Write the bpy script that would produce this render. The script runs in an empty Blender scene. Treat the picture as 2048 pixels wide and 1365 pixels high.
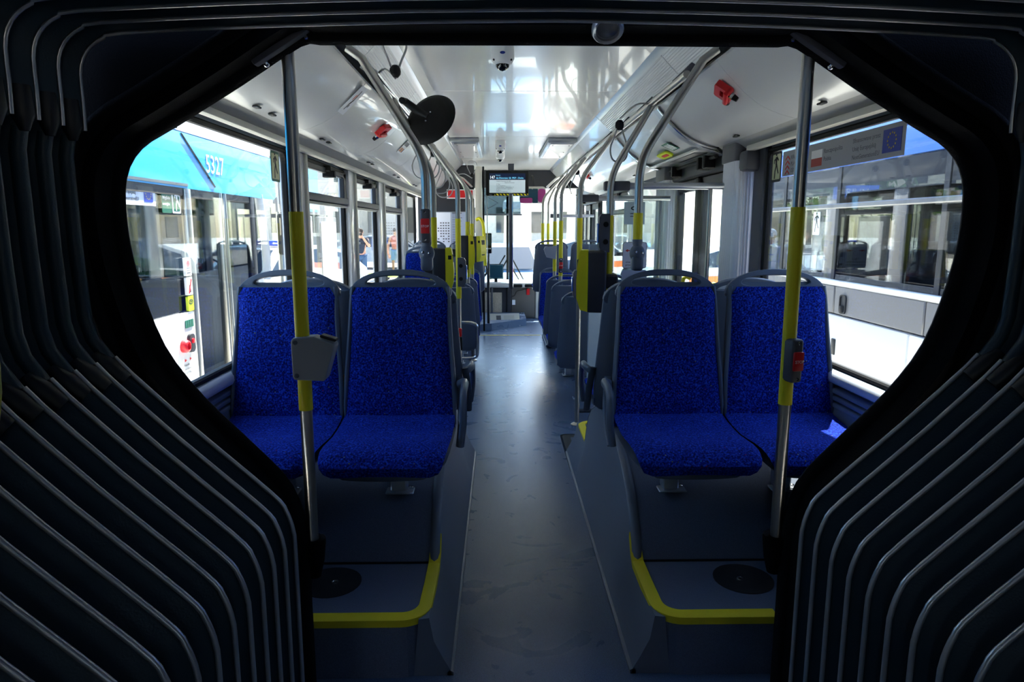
import bpy, bmesh, math, random
from mathutils import Vector, Matrix, Euler
random.seed(7)
S = bpy.context.scene
COL = S.collection
PI = math.pi

# ------------------------------------------------------------------ camera
TH = math.atan((682.5 - 455) / 1365.0)
YW = math.atan(25 / 1365.0 * math.cos(TH))
CAM = Vector((-0.135, 0.0, 1.45))
cd = bpy.data.cameras.new('camera'); cd.sensor_width = 36.0; cd.lens = 36.0 * 1365 / 2048
cd.clip_start = 0.02; cd.clip_end = 2000
cam = bpy.data.objects.new('camera', cd); COL.objects.link(cam)
cam.location = CAM; cam.rotation_euler = (PI / 2 - TH, 0, -YW)
S.camera = cam

# ------------------------------------------------------------------ sky, sun, exposure
W = bpy.data.worlds.new('sky'); S.world = W; W.use_nodes = True
nt = W.node_tree; nt.nodes.clear()
wo = nt.nodes.new('ShaderNodeOutputWorld'); bg = nt.nodes.new('ShaderNodeBackground')
sk = nt.nodes.new('ShaderNodeTexSky'); sk.sky_type = 'NISHITA'; sk.sun_disc = False
SUN_EL, SUN_AZ = math.radians(58), math.radians(18)      # azimuth from +Y towards +X
sk.sun_elevation = SUN_EL; sk.sun_rotation = SUN_AZ
sk.air_density = 1.0; sk.dust_density = 0.6; sk.ozone_density = 1.0
bg.inputs[1].default_value = 0.25
nt.links.new(sk.outputs[0], bg.inputs[0]); nt.links.new(bg.outputs[0], wo.inputs[0])
sd = bpy.data.lights.new('sun', 'SUN'); sd.energy = 14.5; sd.angle = math.radians(0.6); sd.color = (1, .96, .9)
sun = bpy.data.objects.new('sun', sd); COL.objects.link(sun)
dv = Vector((math.cos(SUN_EL) * math.sin(SUN_AZ), math.cos(SUN_EL) * math.cos(SUN_AZ), math.sin(SUN_EL)))
sun.rotation_euler = (-dv).to_track_quat('-Z', 'Y').to_euler(); sun.location = dv * 40
vs = S.view_settings
vs.view_transform = 'Standard'; vs.look = 'None'; vs.exposure = 1.75; vs.gamma = 1; vs.use_curve_mapping = False
try:
    S.cycles.max_bounces = 10; S.cycles.diffuse_bounces = 6; S.cycles.glossy_bounces = 4
    S.cycles.transparent_max_bounces = 24; S.cycles.transmission_bounces = 4
    S.cycles.sample_clamp_indirect = 6; S.cycles.caustics_reflective = False; S.cycles.caustics_refractive = False
    S.cycles.use_denoising = True
except Exception:
    pass

# ------------------------------------------------------------------ materials
def lin(c):
    def f(v):
        v /= 255.0
        return v / 12.92 if v <= 0.04045 else ((v + 0.055) / 1.055) ** 2.4
    return (f(c[0]), f(c[1]), f(c[2]), 1)
MATS = {}
def mat(name, rgb, rough=.5, metal=0., spec=.5, bump=None, noise=None, coat=0., emit=None):
    """bump=(scale,strength) ; noise=(scale,rgb2,lo,hi)"""
    m = bpy.data.materials.new(name); m.use_nodes = True
    n = m.node_tree; b = n.nodes['Principled BSDF']
    b.inputs['Base Color'].default_value = lin(rgb); b.inputs['Roughness'].default_value = rough
    b.inputs['Metallic'].default_value = metal; b.inputs['Specular IOR Level'].default_value = spec
    b.inputs['Coat Weight'].default_value = coat
    tc = n.nodes.new('ShaderNodeTexCoord')
    if noise:
        t = n.nodes.new('ShaderNodeTexNoise'); t.inputs['Scale'].default_value = noise[0]; t.inputs['Detail'].default_value = 4
        r = n.nodes.new('ShaderNodeValToRGB'); r.color_ramp.elements[0].color = lin(rgb); r.color_ramp.elements[1].color = lin(noise[1])
        r.color_ramp.elements[0].position = noise[2]; r.color_ramp.elements[1].position = noise[3]
        n.links.new(tc.outputs['Object'], t.inputs['Vector']); n.links.new(t.outputs[0], r.inputs[0]); n.links.new(r.outputs[0], b.inputs['Base Color'])
    if bump:
        t = n.nodes.new('ShaderNodeTexNoise'); t.inputs['Scale'].default_value = bump[0]; t.inputs['Detail'].default_value = 3
        bp = n.nodes.new('ShaderNodeBump'); bp.inputs['Strength'].default_value = bump[1]; bp.inputs['Distance'].default_value = .004
        n.links.new(tc.outputs['Object'], t.inputs['Vector']); n.links.new(t.outputs[0], bp.inputs['Height']); n.links.new(bp.outputs[0], b.inputs['Normal'])
    if emit:
        b.inputs['Emission Color'].default_value = lin(rgb); b.inputs['Emission Strength'].default_value = emit
    MATS[name] = m
    return m
def glass(name, tint=(255, 255, 255), refl=1.0, rough=.0):
    m = bpy.data.materials.new(name); m.use_nodes = True
    n = m.node_tree; n.nodes.clear()
    o = n.nodes.new('ShaderNodeOutputMaterial'); mx = n.nodes.new('ShaderNodeMixShader')
    tr = n.nodes.new('ShaderNodeBsdfTransparent'); tr.inputs[0].default_value = lin(tint)
    gl = n.nodes.new('ShaderNodeBsdfGlossy'); gl.inputs['Roughness'].default_value = rough
    fr = n.nodes.new('ShaderNodeLayerWeight'); fr.inputs[0].default_value = .5
    pw = n.nodes.new('ShaderNodeMath'); pw.operation = 'POWER'; pw.inputs[1].default_value = 4.0
    mu = n.nodes.new('ShaderNodeMath'); mu.operation = 'MULTIPLY_ADD'; mu.inputs[1].default_value = .75; mu.inputs[2].default_value = .025 * refl
    n.links.new(fr.outputs['Facing'], pw.inputs[0]); n.links.new(pw.outputs[0], mu.inputs[0]); n.links.new(mu.outputs[0], mx.inputs[0])
    n.links.new(tr.outputs[0], mx.inputs[1]); n.links.new(gl.outputs[0], mx.inputs[2]); n.links.new(mx.outputs[0], o.inputs[0])
    MATS[name] = m
    return m
def fabric_mat():
    m = mat('seat_fabric', (10, 34, 150), .95, spec=.15, bump=(260, .5))
    n = m.node_tree; b = n.nodes['Principled BSDF']
    tc = n.nodes.new('ShaderNodeTexCoord')
    t = n.nodes.new('ShaderNodeTexNoise'); t.inputs['Scale'].default_value = 150; t.inputs['Detail'].default_value = 2.5
    r = n.nodes.new('ShaderNodeValToRGB')
    e = r.color_ramp.elements; e[0].position = .34; e[0].color = lin((3, 10, 64)); e[1].position = .70; e[1].color = lin((34, 80, 204))
    x = e.new(.52); x.color = lin((9, 34, 140))
    v = n.nodes.new('ShaderNodeTexVoronoi'); v.inputs['Scale'].default_value = 52
    lt = n.nodes.new('ShaderNodeMath'); lt.operation = 'LESS_THAN'; lt.inputs[1].default_value = .11
    sp = n.nodes.new('ShaderNodeSeparateColor'); gt = n.nodes.new('ShaderNodeMath'); gt.operation = 'GREATER_THAN'; gt.inputs[1].default_value = .6
    ml = n.nodes.new('ShaderNodeMath'); ml.operation = 'MULTIPLY'
    r2 = n.nodes.new('ShaderNodeValToRGB'); r2.color_ramp.interpolation = 'CONSTANT'
    f = r2.color_ramp.elements; f[0].color = lin((150, 30, 60)); f[1].position = .33; f[1].color = lin((150, 150, 70))
    q = f.new(.66); q.color = lin((60, 150, 190))
    mx = n.nodes.new('ShaderNodeMix'); mx.data_type = 'RGBA'
    L = n.links.new
    L(tc.outputs['Object'], t.inputs['Vector']); L(tc.outputs['Object'], v.inputs['Vector']); L(t.outputs[0], r.inputs[0])
    L(v.outputs['Distance'], lt.inputs[0]); L(v.outputs['Color'], sp.inputs[0]); L(sp.outputs[0], gt.inputs[0])
    L(lt.outputs[0], ml.inputs[0]); L(gt.outputs[0], ml.inputs[1]); L(sp.outputs[1], r2.inputs[0])
    L(ml.outputs[0], mx.inputs['Factor']); L(r.outputs[0], mx.inputs['A']); L(r2.outputs[0], mx.inputs['B']); L(mx.outputs['Result'], b.inputs['Base Color'])
    b.inputs['Sheen Weight'].default_value = .25; b.inputs['Sheen Tint'].default_value = lin((60, 110, 255)); b.inputs['Sheen Roughness'].default_value = .5
    return m
def floor_mat():
    m = mat('floor_vinyl', (92, 104, 122), .32, spec=.5)
    n = m.node_tree; b = n.nodes['Principled BSDF']; L = n.links.new
    tc = n.nodes.new('ShaderNodeTexCoord')
    t = n.nodes.new('ShaderNodeTexNoise'); t.inputs['Scale'].default_value = 420; t.inputs['Detail'].default_value = 1
    r = n.nodes.new('ShaderNodeValToRGB'); r.color_ramp.elements[0].color = lin((64, 80, 104)); r.color_ramp.elements[1].color = lin((102, 122, 150))
    r.color_ramp.elements[0].position = .3; r.color_ramp.elements[1].position = .7
    L(tc.outputs['Object'], t.inputs['Vector']); L(t.outputs[0], r.inputs[0]); L(r.outputs[0], b.inputs['Base Color'])
    # scuffs: swirly streaks that roughen the polish
    t2 = n.nodes.new('ShaderNodeTexNoise'); t2.inputs['Scale'].default_value = 3.2; t2.inputs['Detail'].default_value = 6; t2.inputs['Distortion'].default_value = 2.4
    r2 = n.nodes.new('ShaderNodeMapRange'); r2.inputs[1].default_value = .35; r2.inputs[2].default_value = .7; r2.inputs[3].default_value = .27; r2.inputs[4].default_value = .31
    L(tc.outputs['Object'], t2.inputs['Vector']); L(t2.outputs[0], r2.inputs[0]); L(r2.outputs[0], b.inputs['Roughness'])
    bp = n.nodes.new('ShaderNodeBump'); bp.inputs['Strength'].default_value = .012; bp.inputs['Distance'].default_value = .003
    L(t2.outputs[0], bp.inputs['Height']); L(bp.outputs[0], b.inputs['Normal'])
    return m
def rib_mat(name, rgb, axis, freq, rough=.3, strength=.6, metal=0.):
    """fine ribs (too fine to model) as bump waves across one local axis"""
    m = mat(name, rgb, rough, metal)
    n = m.node_tree; b = n.nodes['Principled BSDF']; L = n.links.new
    tc = n.nodes.new('ShaderNodeTexCoord'); w = n.nodes.new('ShaderNodeTexWave'); w.wave_type = 'BANDS'; w.bands_direction = axis
    w.inputs['Scale'].default_value = freq; w.inputs['Distortion'].default_value = 0
    bp = n.nodes.new('ShaderNodeBump'); bp.inputs['Strength'].default_value = strength; bp.inputs['Distance'].default_value = .002
    L(tc.outputs['Object'], w.inputs['Vector']); L(w.outputs[1], bp.inputs['Height']); L(bp.outputs[0], b.inputs['Normal'])
    return m
def hazard_mat():
    m = mat('hazard_stripe', (235, 220, 20), .5)
    n = m.node_tree; b = n.nodes['Principled BSDF']; L = n.links.new
    tc = n.nodes.new('ShaderNodeTexCoord'); mp = n.nodes.new('ShaderNodeMapping'); mp.inputs['Rotation'].default_value = (0, math.radians(40), 0)
    w = n.nodes.new('ShaderNodeTexWave'); w.bands_direction = 'X'; w.inputs['Scale'].default_value = 9; w.inputs['Distortion'].default_value = 0
    r = n.nodes.new('ShaderNodeValToRGB'); r.color_ramp.interpolation = 'CONSTANT'
    r.color_ramp.elements[0].color = lin((10, 10, 10)); r.color_ramp.elements[1].position = .5; r.color_ramp.elements[1].color = lin((235, 220, 20))
    L(tc.outputs['Object'], mp.inputs[0]); L(mp.outputs[0], w.inputs['Vector']); L(w.outputs[1], r.inputs[0]); L(r.outputs[0], b.inputs['Base Color'])
    return m
FAB = fabric_mat(); FLOOR = floor_mat(); HAZ = hazard_mat()
SHELL = mat('grey_plastic', (84, 95, 112), .42, bump=(180, .15))
PODIUM = mat('podium_vinyl', (78, 88, 106), .6, noise=(420, (98, 108, 128), .35, .65))
SKIRT = mat('podium_side', (104, 112, 124), .4)
MATTING = mat('dark_rubber', (24, 26, 30), .55)
YEL = mat('yellow_sleeve', (226, 212, 8), .45, bump=(500, .25))
YELFL = mat('yellow_edge', (226, 206, 14), .6, bump=(400, .4))
STEEL = mat('stainless_steel', (176, 174, 168), .28, metal=1.0)
CHROME = mat('bright_steel', (215, 216, 218), .12, metal=1.0)
CEIL = mat('ceiling_gloss', (216, 217, 215), .22, spec=.7, coat=.3)
COVE = mat('cove_satin', (205, 207, 209), .3, spec=.8, coat=.25)
BAND = mat('cornice_grey', (176, 177, 174), .5)
RIBLIGHT = rib_mat('ribbed_diffuser', (220, 224, 228), 'Z', 36, .2, 1.0)
RIBWHITE = rib_mat('ribbed_aluminium', (196, 200, 206), 'Y', 22, .35, .7)
ALU = mat('silver_panel', (186, 190, 196), .3, metal=.7)
WHITE = mat('white_paint', (236, 238, 240), .35)
PILLAR = mat('pillar_white', (248, 249, 252), .2, coat=.7)
TRIMW = mat('cream_trim', (206, 204, 194), .45)
BLACK = mat('black_seal', (7, 7, 8), .6, spec=.3)
FOAM = mat('black_foam', (5, 5, 7), .95, spec=.1, bump=(300, .5))
FOAMEDGE = mat('foam_edge', (15, 15, 17), .9, spec=.15, bump=(250, .6))
BELLOWS = mat('bellows_fabric', (28, 50, 62), .5, spec=.4, bump=(220, .15))
CLIP = mat('bellows_clip', (196, 196, 196), .36, metal=.7)
PANELG = mat('dark_grey_panel', (70, 73, 82), .5)
ANTHR = mat('anthracite', (38, 40, 46), .5)
LEDGE = rib_mat('window_ledge', (204, 210, 218), 'Z', 30, .4, .0)
WALLG = mat('wall_grey_blue', (112, 124, 142), .5)
GLASS = glass('window_glass', (246, 250, 250), 1.0)
GLASSD = glass('bus_glass', (150, 160, 170), 2.2)
GLASSC = glass('car_glass', (70, 80, 88), 1.8)
FROST = mat('pale_screen', (172, 190, 206), .35)
BLUEB = mat('bus_blue', (36, 160, 226), .25, coat=.5)
BLUER = mat('bus_blue_deep', (46, 120, 226), .25, coat=.5)
BWHITE = mat('bus_white', (240, 241, 242), .25, coat=.5)
BGREY = mat('bus_grey', (118, 118, 120), .35)
RED = mat('red_plastic', (205, 24, 30), .4)
ORANGE = mat('orange_strap', (222, 128, 14), .6)
SCREEN = mat('screen_glow', (150, 164, 170), .3, emit=.30)
SCREENT = mat('screen_head', (6, 20, 46), .3, emit=.25)
SCRC = mat('screen_cyan_text', (110, 190, 225), .5, emit=.4)
INKW = mat('white_ink', (245, 246, 248), .5)
SCRW = mat('screen_white_text', (225, 235, 240), .5, emit=.4)
INKB = mat('black_ink', (26, 27, 30), .6)
INKG = mat('grey_ink', (92, 94, 98), .6)
INKR = mat('red_ink', (200, 36, 40), .6)
PAPER = mat('paper_white', (226, 230, 240), .7)
PAPERB = mat('paper_blue_grey', (176, 186, 208), .7)
EUBLUE = mat('eu_blue', (16, 52, 160), .5)
EUYEL = mat('eu_yellow', (236, 210, 40), .5)
STICK = mat('sticker_grey', (168, 170, 174), .6)
GREEN = mat('safety_green', (12, 92, 70), .5)
GLOWPALE = mat('exit_pale', (222, 226, 182), .6)
LIME = mat('lime_sticker', (196, 214, 30), .6)
MAGENTA = mat('magenta_reflection', (168, 62, 130), .4)  # painted reflection in the interior mirror
TEAL = mat('teal_reflection_and_screen', (22, 66, 84), .35)  # painted mirror reflection, also the dark device screens
GROUND = mat('pale_asphalt', (196, 192, 182), .9, noise=(6, (214, 210, 200), .3, .7))
TYRE = mat('tyre', (18, 18, 19), .8)
SKIN = mat('skin', (196, 146, 120), .6)
HAIR = mat('dark_hair', (44, 34, 28), .8)
GRASS = mat('grass', (112, 136, 52), .9, noise=(40, (150, 164, 76), .3, .7))
CONC = mat('concrete', (186, 182, 172), .85, noise=(3, (204, 200, 190), .3, .7))
LEAF = mat('foliage', (62, 96, 40), .8, noise=(9, (96, 128, 58), .35, .65))

# ------------------------------------------------------------------ mesh builder
ORG = {}
def org(o):
    return ORG.get(o.name, Vector((0, 0, 0))) if o else Vector((0, 0, 0))
class MB:
    def __init__(s): s.v = []; s.f = []; s.m = []; s.cur = 0
    def add(s, vs, fs):
        b = len(s.v); s.v += [Vector(p) for p in vs]; s.f += [tuple(i + b for i in f) for f in fs]; s.m += [s.cur] * len(fs); return s
    def box(s, a, b, M=None):
        (x0, y0, z0), (x1, y1, z1) = a, b
        vs = [Vector(p) for p in ((x0, y0, z0), (x1, y0, z0), (x1, y1, z0), (x0, y1, z0), (x0, y0, z1), (x1, y0, z1), (x1, y1, z1), (x0, y1, z1))]
        if M: vs = [M @ p for p in vs]
        return s.add(vs, [(3, 2, 1, 0), (4, 5, 6, 7), (0, 1, 5, 4), (1, 2, 6, 5), (2, 3, 7, 6), (3, 0, 4, 7)])
    def rbox(s, a, b, r=.01, seg=2, M=None):
        bm = bmesh.new(); bmesh.ops.create_cube(bm, size=1)
        c = [(p + q) / 2 for p, q in zip(a, b)]; d = [abs(q - p) for p, q in zip(a, b)]
        for v in bm.verts: v.co = Vector((c[0] + v.co.x * d[0], c[1] + v.co.y * d[1], c[2] + v.co.z * d[2]))
        bmesh.ops.bevel(bm, geom=bm.edges[:], offset=min(r, .49 * min(d)), segments=seg, affect='EDGES', profile=.5)
        bm.verts.index_update()
        vs = [(M @ v.co if M else v.co.copy()) for v in bm.verts]; fs = [tuple(v.index for v in f.verts) for f in bm.faces]
        bm.free(); return s.add(vs, fs)
    def loft(s, rings, closed=True, cap=True, loop=False):
        n = len(rings[0]); vs = [p for r in rings for p in r]; fs = []
        R = len(rings)
        for i in range(R if loop else R - 1):
            k = (i + 1) % R
            for j in range(n if closed else n - 1):
                l = (j + 1) % n
                fs.append((i * n + j, i * n + l, k * n + l, k * n + j))
        if cap and closed and not loop:
            fs.append(tuple(range(n))[::-1]); fs.append(tuple((R - 1) * n + j for j in range(n)))
        return s.add(vs, fs)
    def tube(s, path, r, seg=10, cap=True, loop=False, flat=1.0):
        P = [Vector(p) for p in path]; n = len(P)
        rr = r if isinstance(r, (list, tuple)) else [r] * n
        rings = []; up = None
        for i in range(n):
            a = P[(i - 1) % n] if (loop or i > 0) else P[i]; b = P[(i + 1) % n] if (loop or i < n - 1) else P[i]
            t = (b - a).normalized()
            if up is None:
                up = Vector((0, 0, 1)) if abs(t.z) < .9 else Vector((0, 1, 0))
            u = (up - t * up.dot(t))
            if u.length < 1e-5: u = t.orthogonal()
            u.normalize(); w = t.cross(u); up = u
            rings.append([P[i] + u * (math.cos(2 * PI * k / seg) * rr[i] * flat) + w * (math.sin(2 * PI * k / seg) * rr[i]) for k in range(seg)])
        return s.loft(rings, True, cap, loop)
    def ball(s, c, r, seg=12, rings=8, sc=(1, 1, 1)):
        c = Vector(c); R = []
        for i in range(rings + 1):
            a = PI * i / rings; rr = max(math.sin(a), 1e-3)
            R.append([c + Vector((math.cos(2 * PI * k / seg) * rr * r * sc[0], math.sin(2 * PI * k / seg) * rr * r * sc[1], -math.cos(a) * r * sc[2])) for k in range(seg)])
        return s.loft(R)
    def lathe(s, c, axis, prof, seg=20):
        """prof: list of (r, h) along axis from c"""
        c = Vector(c); a = Vector(axis).normalized(); u = a.orthogonal().normalized(); w = a.cross(u)
        return s.loft([[c + a * h + (u * math.cos(2 * PI * k / seg) + w * math.sin(2 * PI * k / seg)) * max(r, 1e-4) for k in range(seg)] for r, h in prof])
    def prism(s, poly, d0, d1, M):
        """poly in (u,v); M maps (u,v,d) to world"""
        n = len(poly)
        vs = [M @ Vector((u, v, d0)) for u, v in poly] + [M @ Vector((u, v, d1)) for u, v in poly]
        fs = [tuple(range(n))[::-1], tuple(range(n, 2 * n))] + [(i, (i + 1) % n, n + (i + 1) % n, n + i) for i in range(n)]
        return s.add(vs, fs)
    def ringplate(s, outer, inner, d0, d1, M):
        """frame between two matched (u,v) loops"""
        n = len(outer); L = []
        for d in (d0, d1):
            for lp in (outer, inner): L += [M @ Vector((u, v, d)) for u, v in lp]
        o0, i0, o1, i1 = 0, n, 2 * n, 3 * n; fs = []
        for k in range(n):
            l = (k + 1) % n
            fs += [(o0 + k, i0 + k, i0 + l, o0 + l), (o1 + k, o1 + l, i1 + l, i1 + k), (o0 + k, o0 + l, o1 + l, o1 + k), (i0 + k, i1 + k, i1 + l, i0 + l)]
        return s.add(L, fs)
    def mesh(s, name, mats, smooth=None, off=Vector((0, 0, 0))):
        me = bpy.data.meshes.new(name)
        me.from_pydata([tuple(p - off) for p in s.v], [], s.f)
        for m in (mats if isinstance(mats, (list, tuple)) else [mats]): me.materials.append(m)
        if any(s.m): me.polygons.foreach_set('material_index', s.m)
        bm = bmesh.new(); bm.from_mesh(me); bmesh.ops.recalc_face_normals(bm, faces=bm.faces[:]); bm.to_mesh(me); bm.free()
        if smooth is not None:
            me.polygons.foreach_set('use_smooth', [True] * len(me.polygons)); me.set_sharp_from_angle(angle=math.radians(smooth))
        me.update(); return me
    def build(s, name, mats, parent=None, smooth=None, label=None):
        if parent is None:
            xs = [p.x for p in s.v]; ys = [p.y for p in s.v]; zs = [p.z for p in s.v]
            off = Vector(((min(xs) + max(xs)) / 2, (min(ys) + max(ys)) / 2, min(zs)))
        else:
            off = org(parent)
        o = bpy.data.objects.new(name, s.mesh(name, mats, smooth, off)); COL.objects.link(o)
        if parent is None: o.location = off
        else: o.parent = parent
        ORG[o.name] = off
        if label: o['label'] = label
        return o
def tag(o, label, cat, group=None):
    o['label'] = label; o['category'] = cat
    if group: o['group'] = group
    return o
def struct(o, label=None):
    o['kind'] = 'structure'
    if label: o['label'] = label
    return o
def thing(name, loc, label=None, cat=None, group=None):
    o = bpy.data.objects.new(name, None); COL.objects.link(o); o.location = loc; o.empty_display_size = .1
    ORG[o.name] = Vector(loc)
    if label: tag(o, label, cat, group)
    return o
def copy_tree(o, parent=None):
    c = o.copy(); COL.objects.link(c); c.parent = parent
    for ch in o.children: copy_tree(ch, c)
    return c
def arc(cx, cy, r, a0, a1, n):
    return [(cx + r * math.cos(math.radians(a0 + (a1 - a0) * i / n)), cy + r * math.sin(math.radians(a0 + (a1 - a0) * i / n))) for i in range(n + 1)]
def rrect(u0, v0, u1, v1, r, n=4):
    return arc(u1 - r, v0 + r, r, -90, 0, n) + arc(u1 - r, v1 - r, r, 0, 90, n) + arc(u0 + r, v1 - r, r, 90, 180, n) + arc(u0 + r, v0 + r, r, 180, 270, n)
def smooth_path(pts, sub=4):
    """Catmull-Rom through the points"""
    P = [Vector(p) for p in pts]; out = []
    for i in range(len(P) - 1):
        a = P[max(i - 1, 0)]; b = P[i]; c = P[i + 1]; d = P[min(i + 2, len(P) - 1)]
        for k in range(sub):
            t = k / sub
            out.append(.5 * ((2 * b) + (c - a) * t + (2 * a - 5 * b + 4 * c - d) * t * t + (3 * b - a - 3 * c + d) * t ** 3))
    out.append(P[-1]); return out
def frame(o, u, v, n):
    """matrix with columns u,v,n at origin o"""
    u, v, n = Vector(u), Vector(v), Vector(n)
    return Matrix(((u.x, v.x, n.x, o[0]), (u.y, v.y, n.y, o[1]), (u.z, v.z, n.z, o[2]), (0, 0, 0, 1)))
def text_part(txt, size, M, parent, material, name='lettering', align='LEFT', extr=.0006, sx=1.0):
    cu = bpy.data.curves.new(name, 'FONT'); cu.body = txt; cu.size = size; cu.align_x = align; cu.extrude = extr; cu.resolution_u = 2
    t = bpy.data.objects.new('tmp', cu); COL.objects.link(t)
    me = bpy.data.meshes.new_from_object(t); bpy.data.objects.remove(t); bpy.data.curves.remove(cu)
    off = org(parent)
    Mx = Matrix.Translation(-off) @ M @ Matrix.Diagonal((sx, 1, 1, 1))
    me.transform(Mx); me.materials.clear(); me.materials.append(material)
    o = bpy.data.objects.new(name, me); COL.objects.link(o); o.parent = parent; ORG[o.name] = off
    return o
R3 = lambda p, d: Vector(p) + Vector(d)

# ------------------------------------------------------------------ setting: floor, ceiling, walls
XW = 1.23                                        # glass plane of the side windows
ZS, ZT = .885, 1.84                              # window sill and top
Y0, Y1 = 1.86, 11.9                              # front saloon
FL = struct(MB().box((-1.26, 1.0, -.06), (1.26, 11.7, 0)).build('floor', FLOOR), 'blue-grey speckled vinyl bus floor running down the aisle')
struct(MB().box((-1.26, -5, -.06), (1.26, .99, -.002)).build('floor', FLOOR), 'floor of the rear bus section')
# ground outside
gr = MB().box((-80, -40, -.40), (80, 120, -.36)).build('ground', GROUND); struct(gr, 'pale sunlit asphalt yard outside the bus')
# yellow limit line on the floor
MB().box((-.40, 9.16, .0005), (.42, 9.20, .002)).build('limit_line', YELFL, FL, label='thin yellow line across the floor')

CE = struct(MB().box((-1.27, 1.80, 2.36), (1.27, 11.9, 2.42)).build('ceiling', WHITE), 'white glossy bus ceiling of wide panels')
seams = [1.90, 2.26, 4.41, 6.54, 8.70, 10.45]
for a, b in zip(seams, seams[1:]):
    MB().rbox((-.60, a + .003, 2.28), (.60, b - .003, 2.295), .003, 1).build('ceiling_panel', CEIL, CE, 40)
def cove_pts(s):
    return [(s * x, z) for x, z in ((.765, 2.125), (.80, 2.085), (.84, 2.045), (.885, 2.003), (.935, 1.965), (.985, 1.938), (1.04, 1.917), (1.105, 1.900))]
def covez(x):
    P = cove_pts(1)
    for (a, za), (b, zb) in zip(P, P[1:]):
        if a <= x <= b: return za + (zb - za) * (x - a) / (b - a)
    return P[-1][1]
def sheet(prof, t, y0, y1, up=1):
    a = [(x, z) for x, z in prof]; b = [(x, z + t) for x, z in prof][::-1]
    return [[Vector((x, y0, z)) for x, z in a + b], [Vector((x, y1, z)) for x, z in a + b]]
for s in (-1, 1):
    # rounded inner edge trim, ribbed light strip, black slot
    for a, b in ((1.90, 5.4), (5.41, 10.3)):
        MB().loft(sheet([(s * .600, 2.283), (s * .618, 2.272), (s * .632, 2.255)], .02, a, b)).build('edge_trim', ALU, CE, 50)
    lb = ([1.90, 3.1, 4.3, 5.4] if s < 0 else [1.90, 3.4, 5.4])
    for a, b in zip(lb, lb[1:]):
        MB().loft(sheet([(s * .632, 2.256), (s * .735, 2.152)], .015, a + .003, b - .003)).build('light_strip', RIBLIGHT, CE)
    for a, b in ((5.4, 6.9), (6.9, 8.5), (8.5, 10.3)):
        MB().loft(sheet([(s * .632, 2.256), (s * .735, 2.152)], .015, a + .003, b - .003)).build('strip_cover', CEIL, CE)
    MB().loft(sheet([(s * .735, 2.165), (s * .770, 2.150)], .02, 1.90, 10.3)).build('dark_slot', BLACK, CE)
    cs = [1.90, 3.40, 4.62, 5.85, 8.2, 9.6] if s < 0 else [1.90, 2.95, 4.02, 5.42, 7.4, 9.3]
    for a, b in zip(cs, cs[1:]):
        MB().loft(sheet(cove_pts(s), .012, a + .0015, b - .0015)).build('cove_panel', COVE, CE, 40)
    # cornice band under the cove, cream trim at window head
    MB().loft(sheet([(s * 1.105, 1.903), (s * 1.165, 1.862)], .012, 1.90, 9.3 if s < 0 else 3.98)).build('cornice_band', BAND, CE)
    MB().rbox((s * 1.160 - .02, 1.90, 1.838), (s * 1.160 + .02, 9.3 if s < 0 else 3.62, 1.866), .006, 2).build('window_head_trim', TRIMW, CE, 40)
    if s > 0:
        MB().loft(sheet([(1.105, 1.903), (1.165, 1.862)], .012, 5.5, 9.2)).build('cornice_band', BAND, CE)
    # little dark slots on the cove's lower edge
    for y in ((2.74, 2.92, 3.72, 3.86, 5.0, 5.15, 6.2, 6.45, 7.6, 7.8) if s < 0 else (2.62, 3.55, 6.0, 6.2, 7.4)):
        MB().rbox((s * 1.062 - .012, y - .022, 1.904), (s * 1.062 + .012, y + .022, 1.912), .003, 1, Matrix.Translation((0, 0, -.004))).build('slot_clip', ANTHR, CE)
# metal hoops across the right cove at the door header
for y, w in ((4.06, .11), (5.42, .09)):
    pr = [(x - .004, z - .012) for x, z in cove_pts(1)] + [(1.16, 1.862)]
    MB().loft(sheet(pr, .012, y - w / 2, y + w / 2)).build('header_hoop', ALU, CE, 40)
    MB().loft(sheet([(x - .004, z - .006) for x, z in pr], .008, y - w / 2 - .022, y - w / 2)).build('hoop_edge', CHROME, CE, 40)

def side_wall(s, segs, name, y0, y1, label):
    """segs: list of (ya, yb) window openings; the rest becomes pillars"""
    w = MB()
    w.box((s * 1.245, y0, -.36), (s * 1.275, y1, ZS)) if s > 0 else w.box((-1.275, y0, -.36), (-1.245, y1, ZS))
    x0, x1 = sorted((s * 1.235, s * 1.275))
    w.box((x0, y0, ZT), (x1, y1, 2.42))
    o = struct(w.build(name, WALLG), label)
    return o
WL = side_wall(-1, None, 'wall_left', 1.80, 11.6, 'grey lower wall of the bus on the left with bright window ledge')
WR = MB()
WR.box((1.245, 1.80, -.36), (1.275, 4.05, ZS)); WR.box((1.235, 1.80, ZT), (1.275, 11.6, 2.42)); WR.box((1.245, 5.35, -.36), (1.275, 9.35, ZS))
WR.box((1.245, 10.75, -.36), (1.275, 11.6, ZS))
WR = struct(WR.build('wall_right', WALLG), 'grey lower wall of the bus on the right with sunlit ledge')
for nm, s in (('wall_rear_left', -1), ('wall_rear_right', 1)):
    x0, x1 = sorted((s * 1.245, s * 1.275)); q = MB()
    q.box((x0, -5, -.36), (x1, -.7, .9)); q.box((x0, -5, 1.84), (x1, -.7, 2.42))
    for y0_, y1_ in ((-5, -3.4), (-2.5, -.7)): q.box((x0, y0_, .9), (x1, y1_, 1.84))
    struct(q.build(nm, WALLG), 'side wall of the rear bus section')
struct(MB().box((-1.27, -5.04, -.36), (1.27, -5.0, 2.42)).build('wall_back', PANELG), 'rear end wall behind the viewer')
struct(MB().box((-1.27, -5, 2.30), (1.27, -.7, 2.36)).build('ceiling', WHITE), 'ceiling of the rear bus section')

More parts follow.
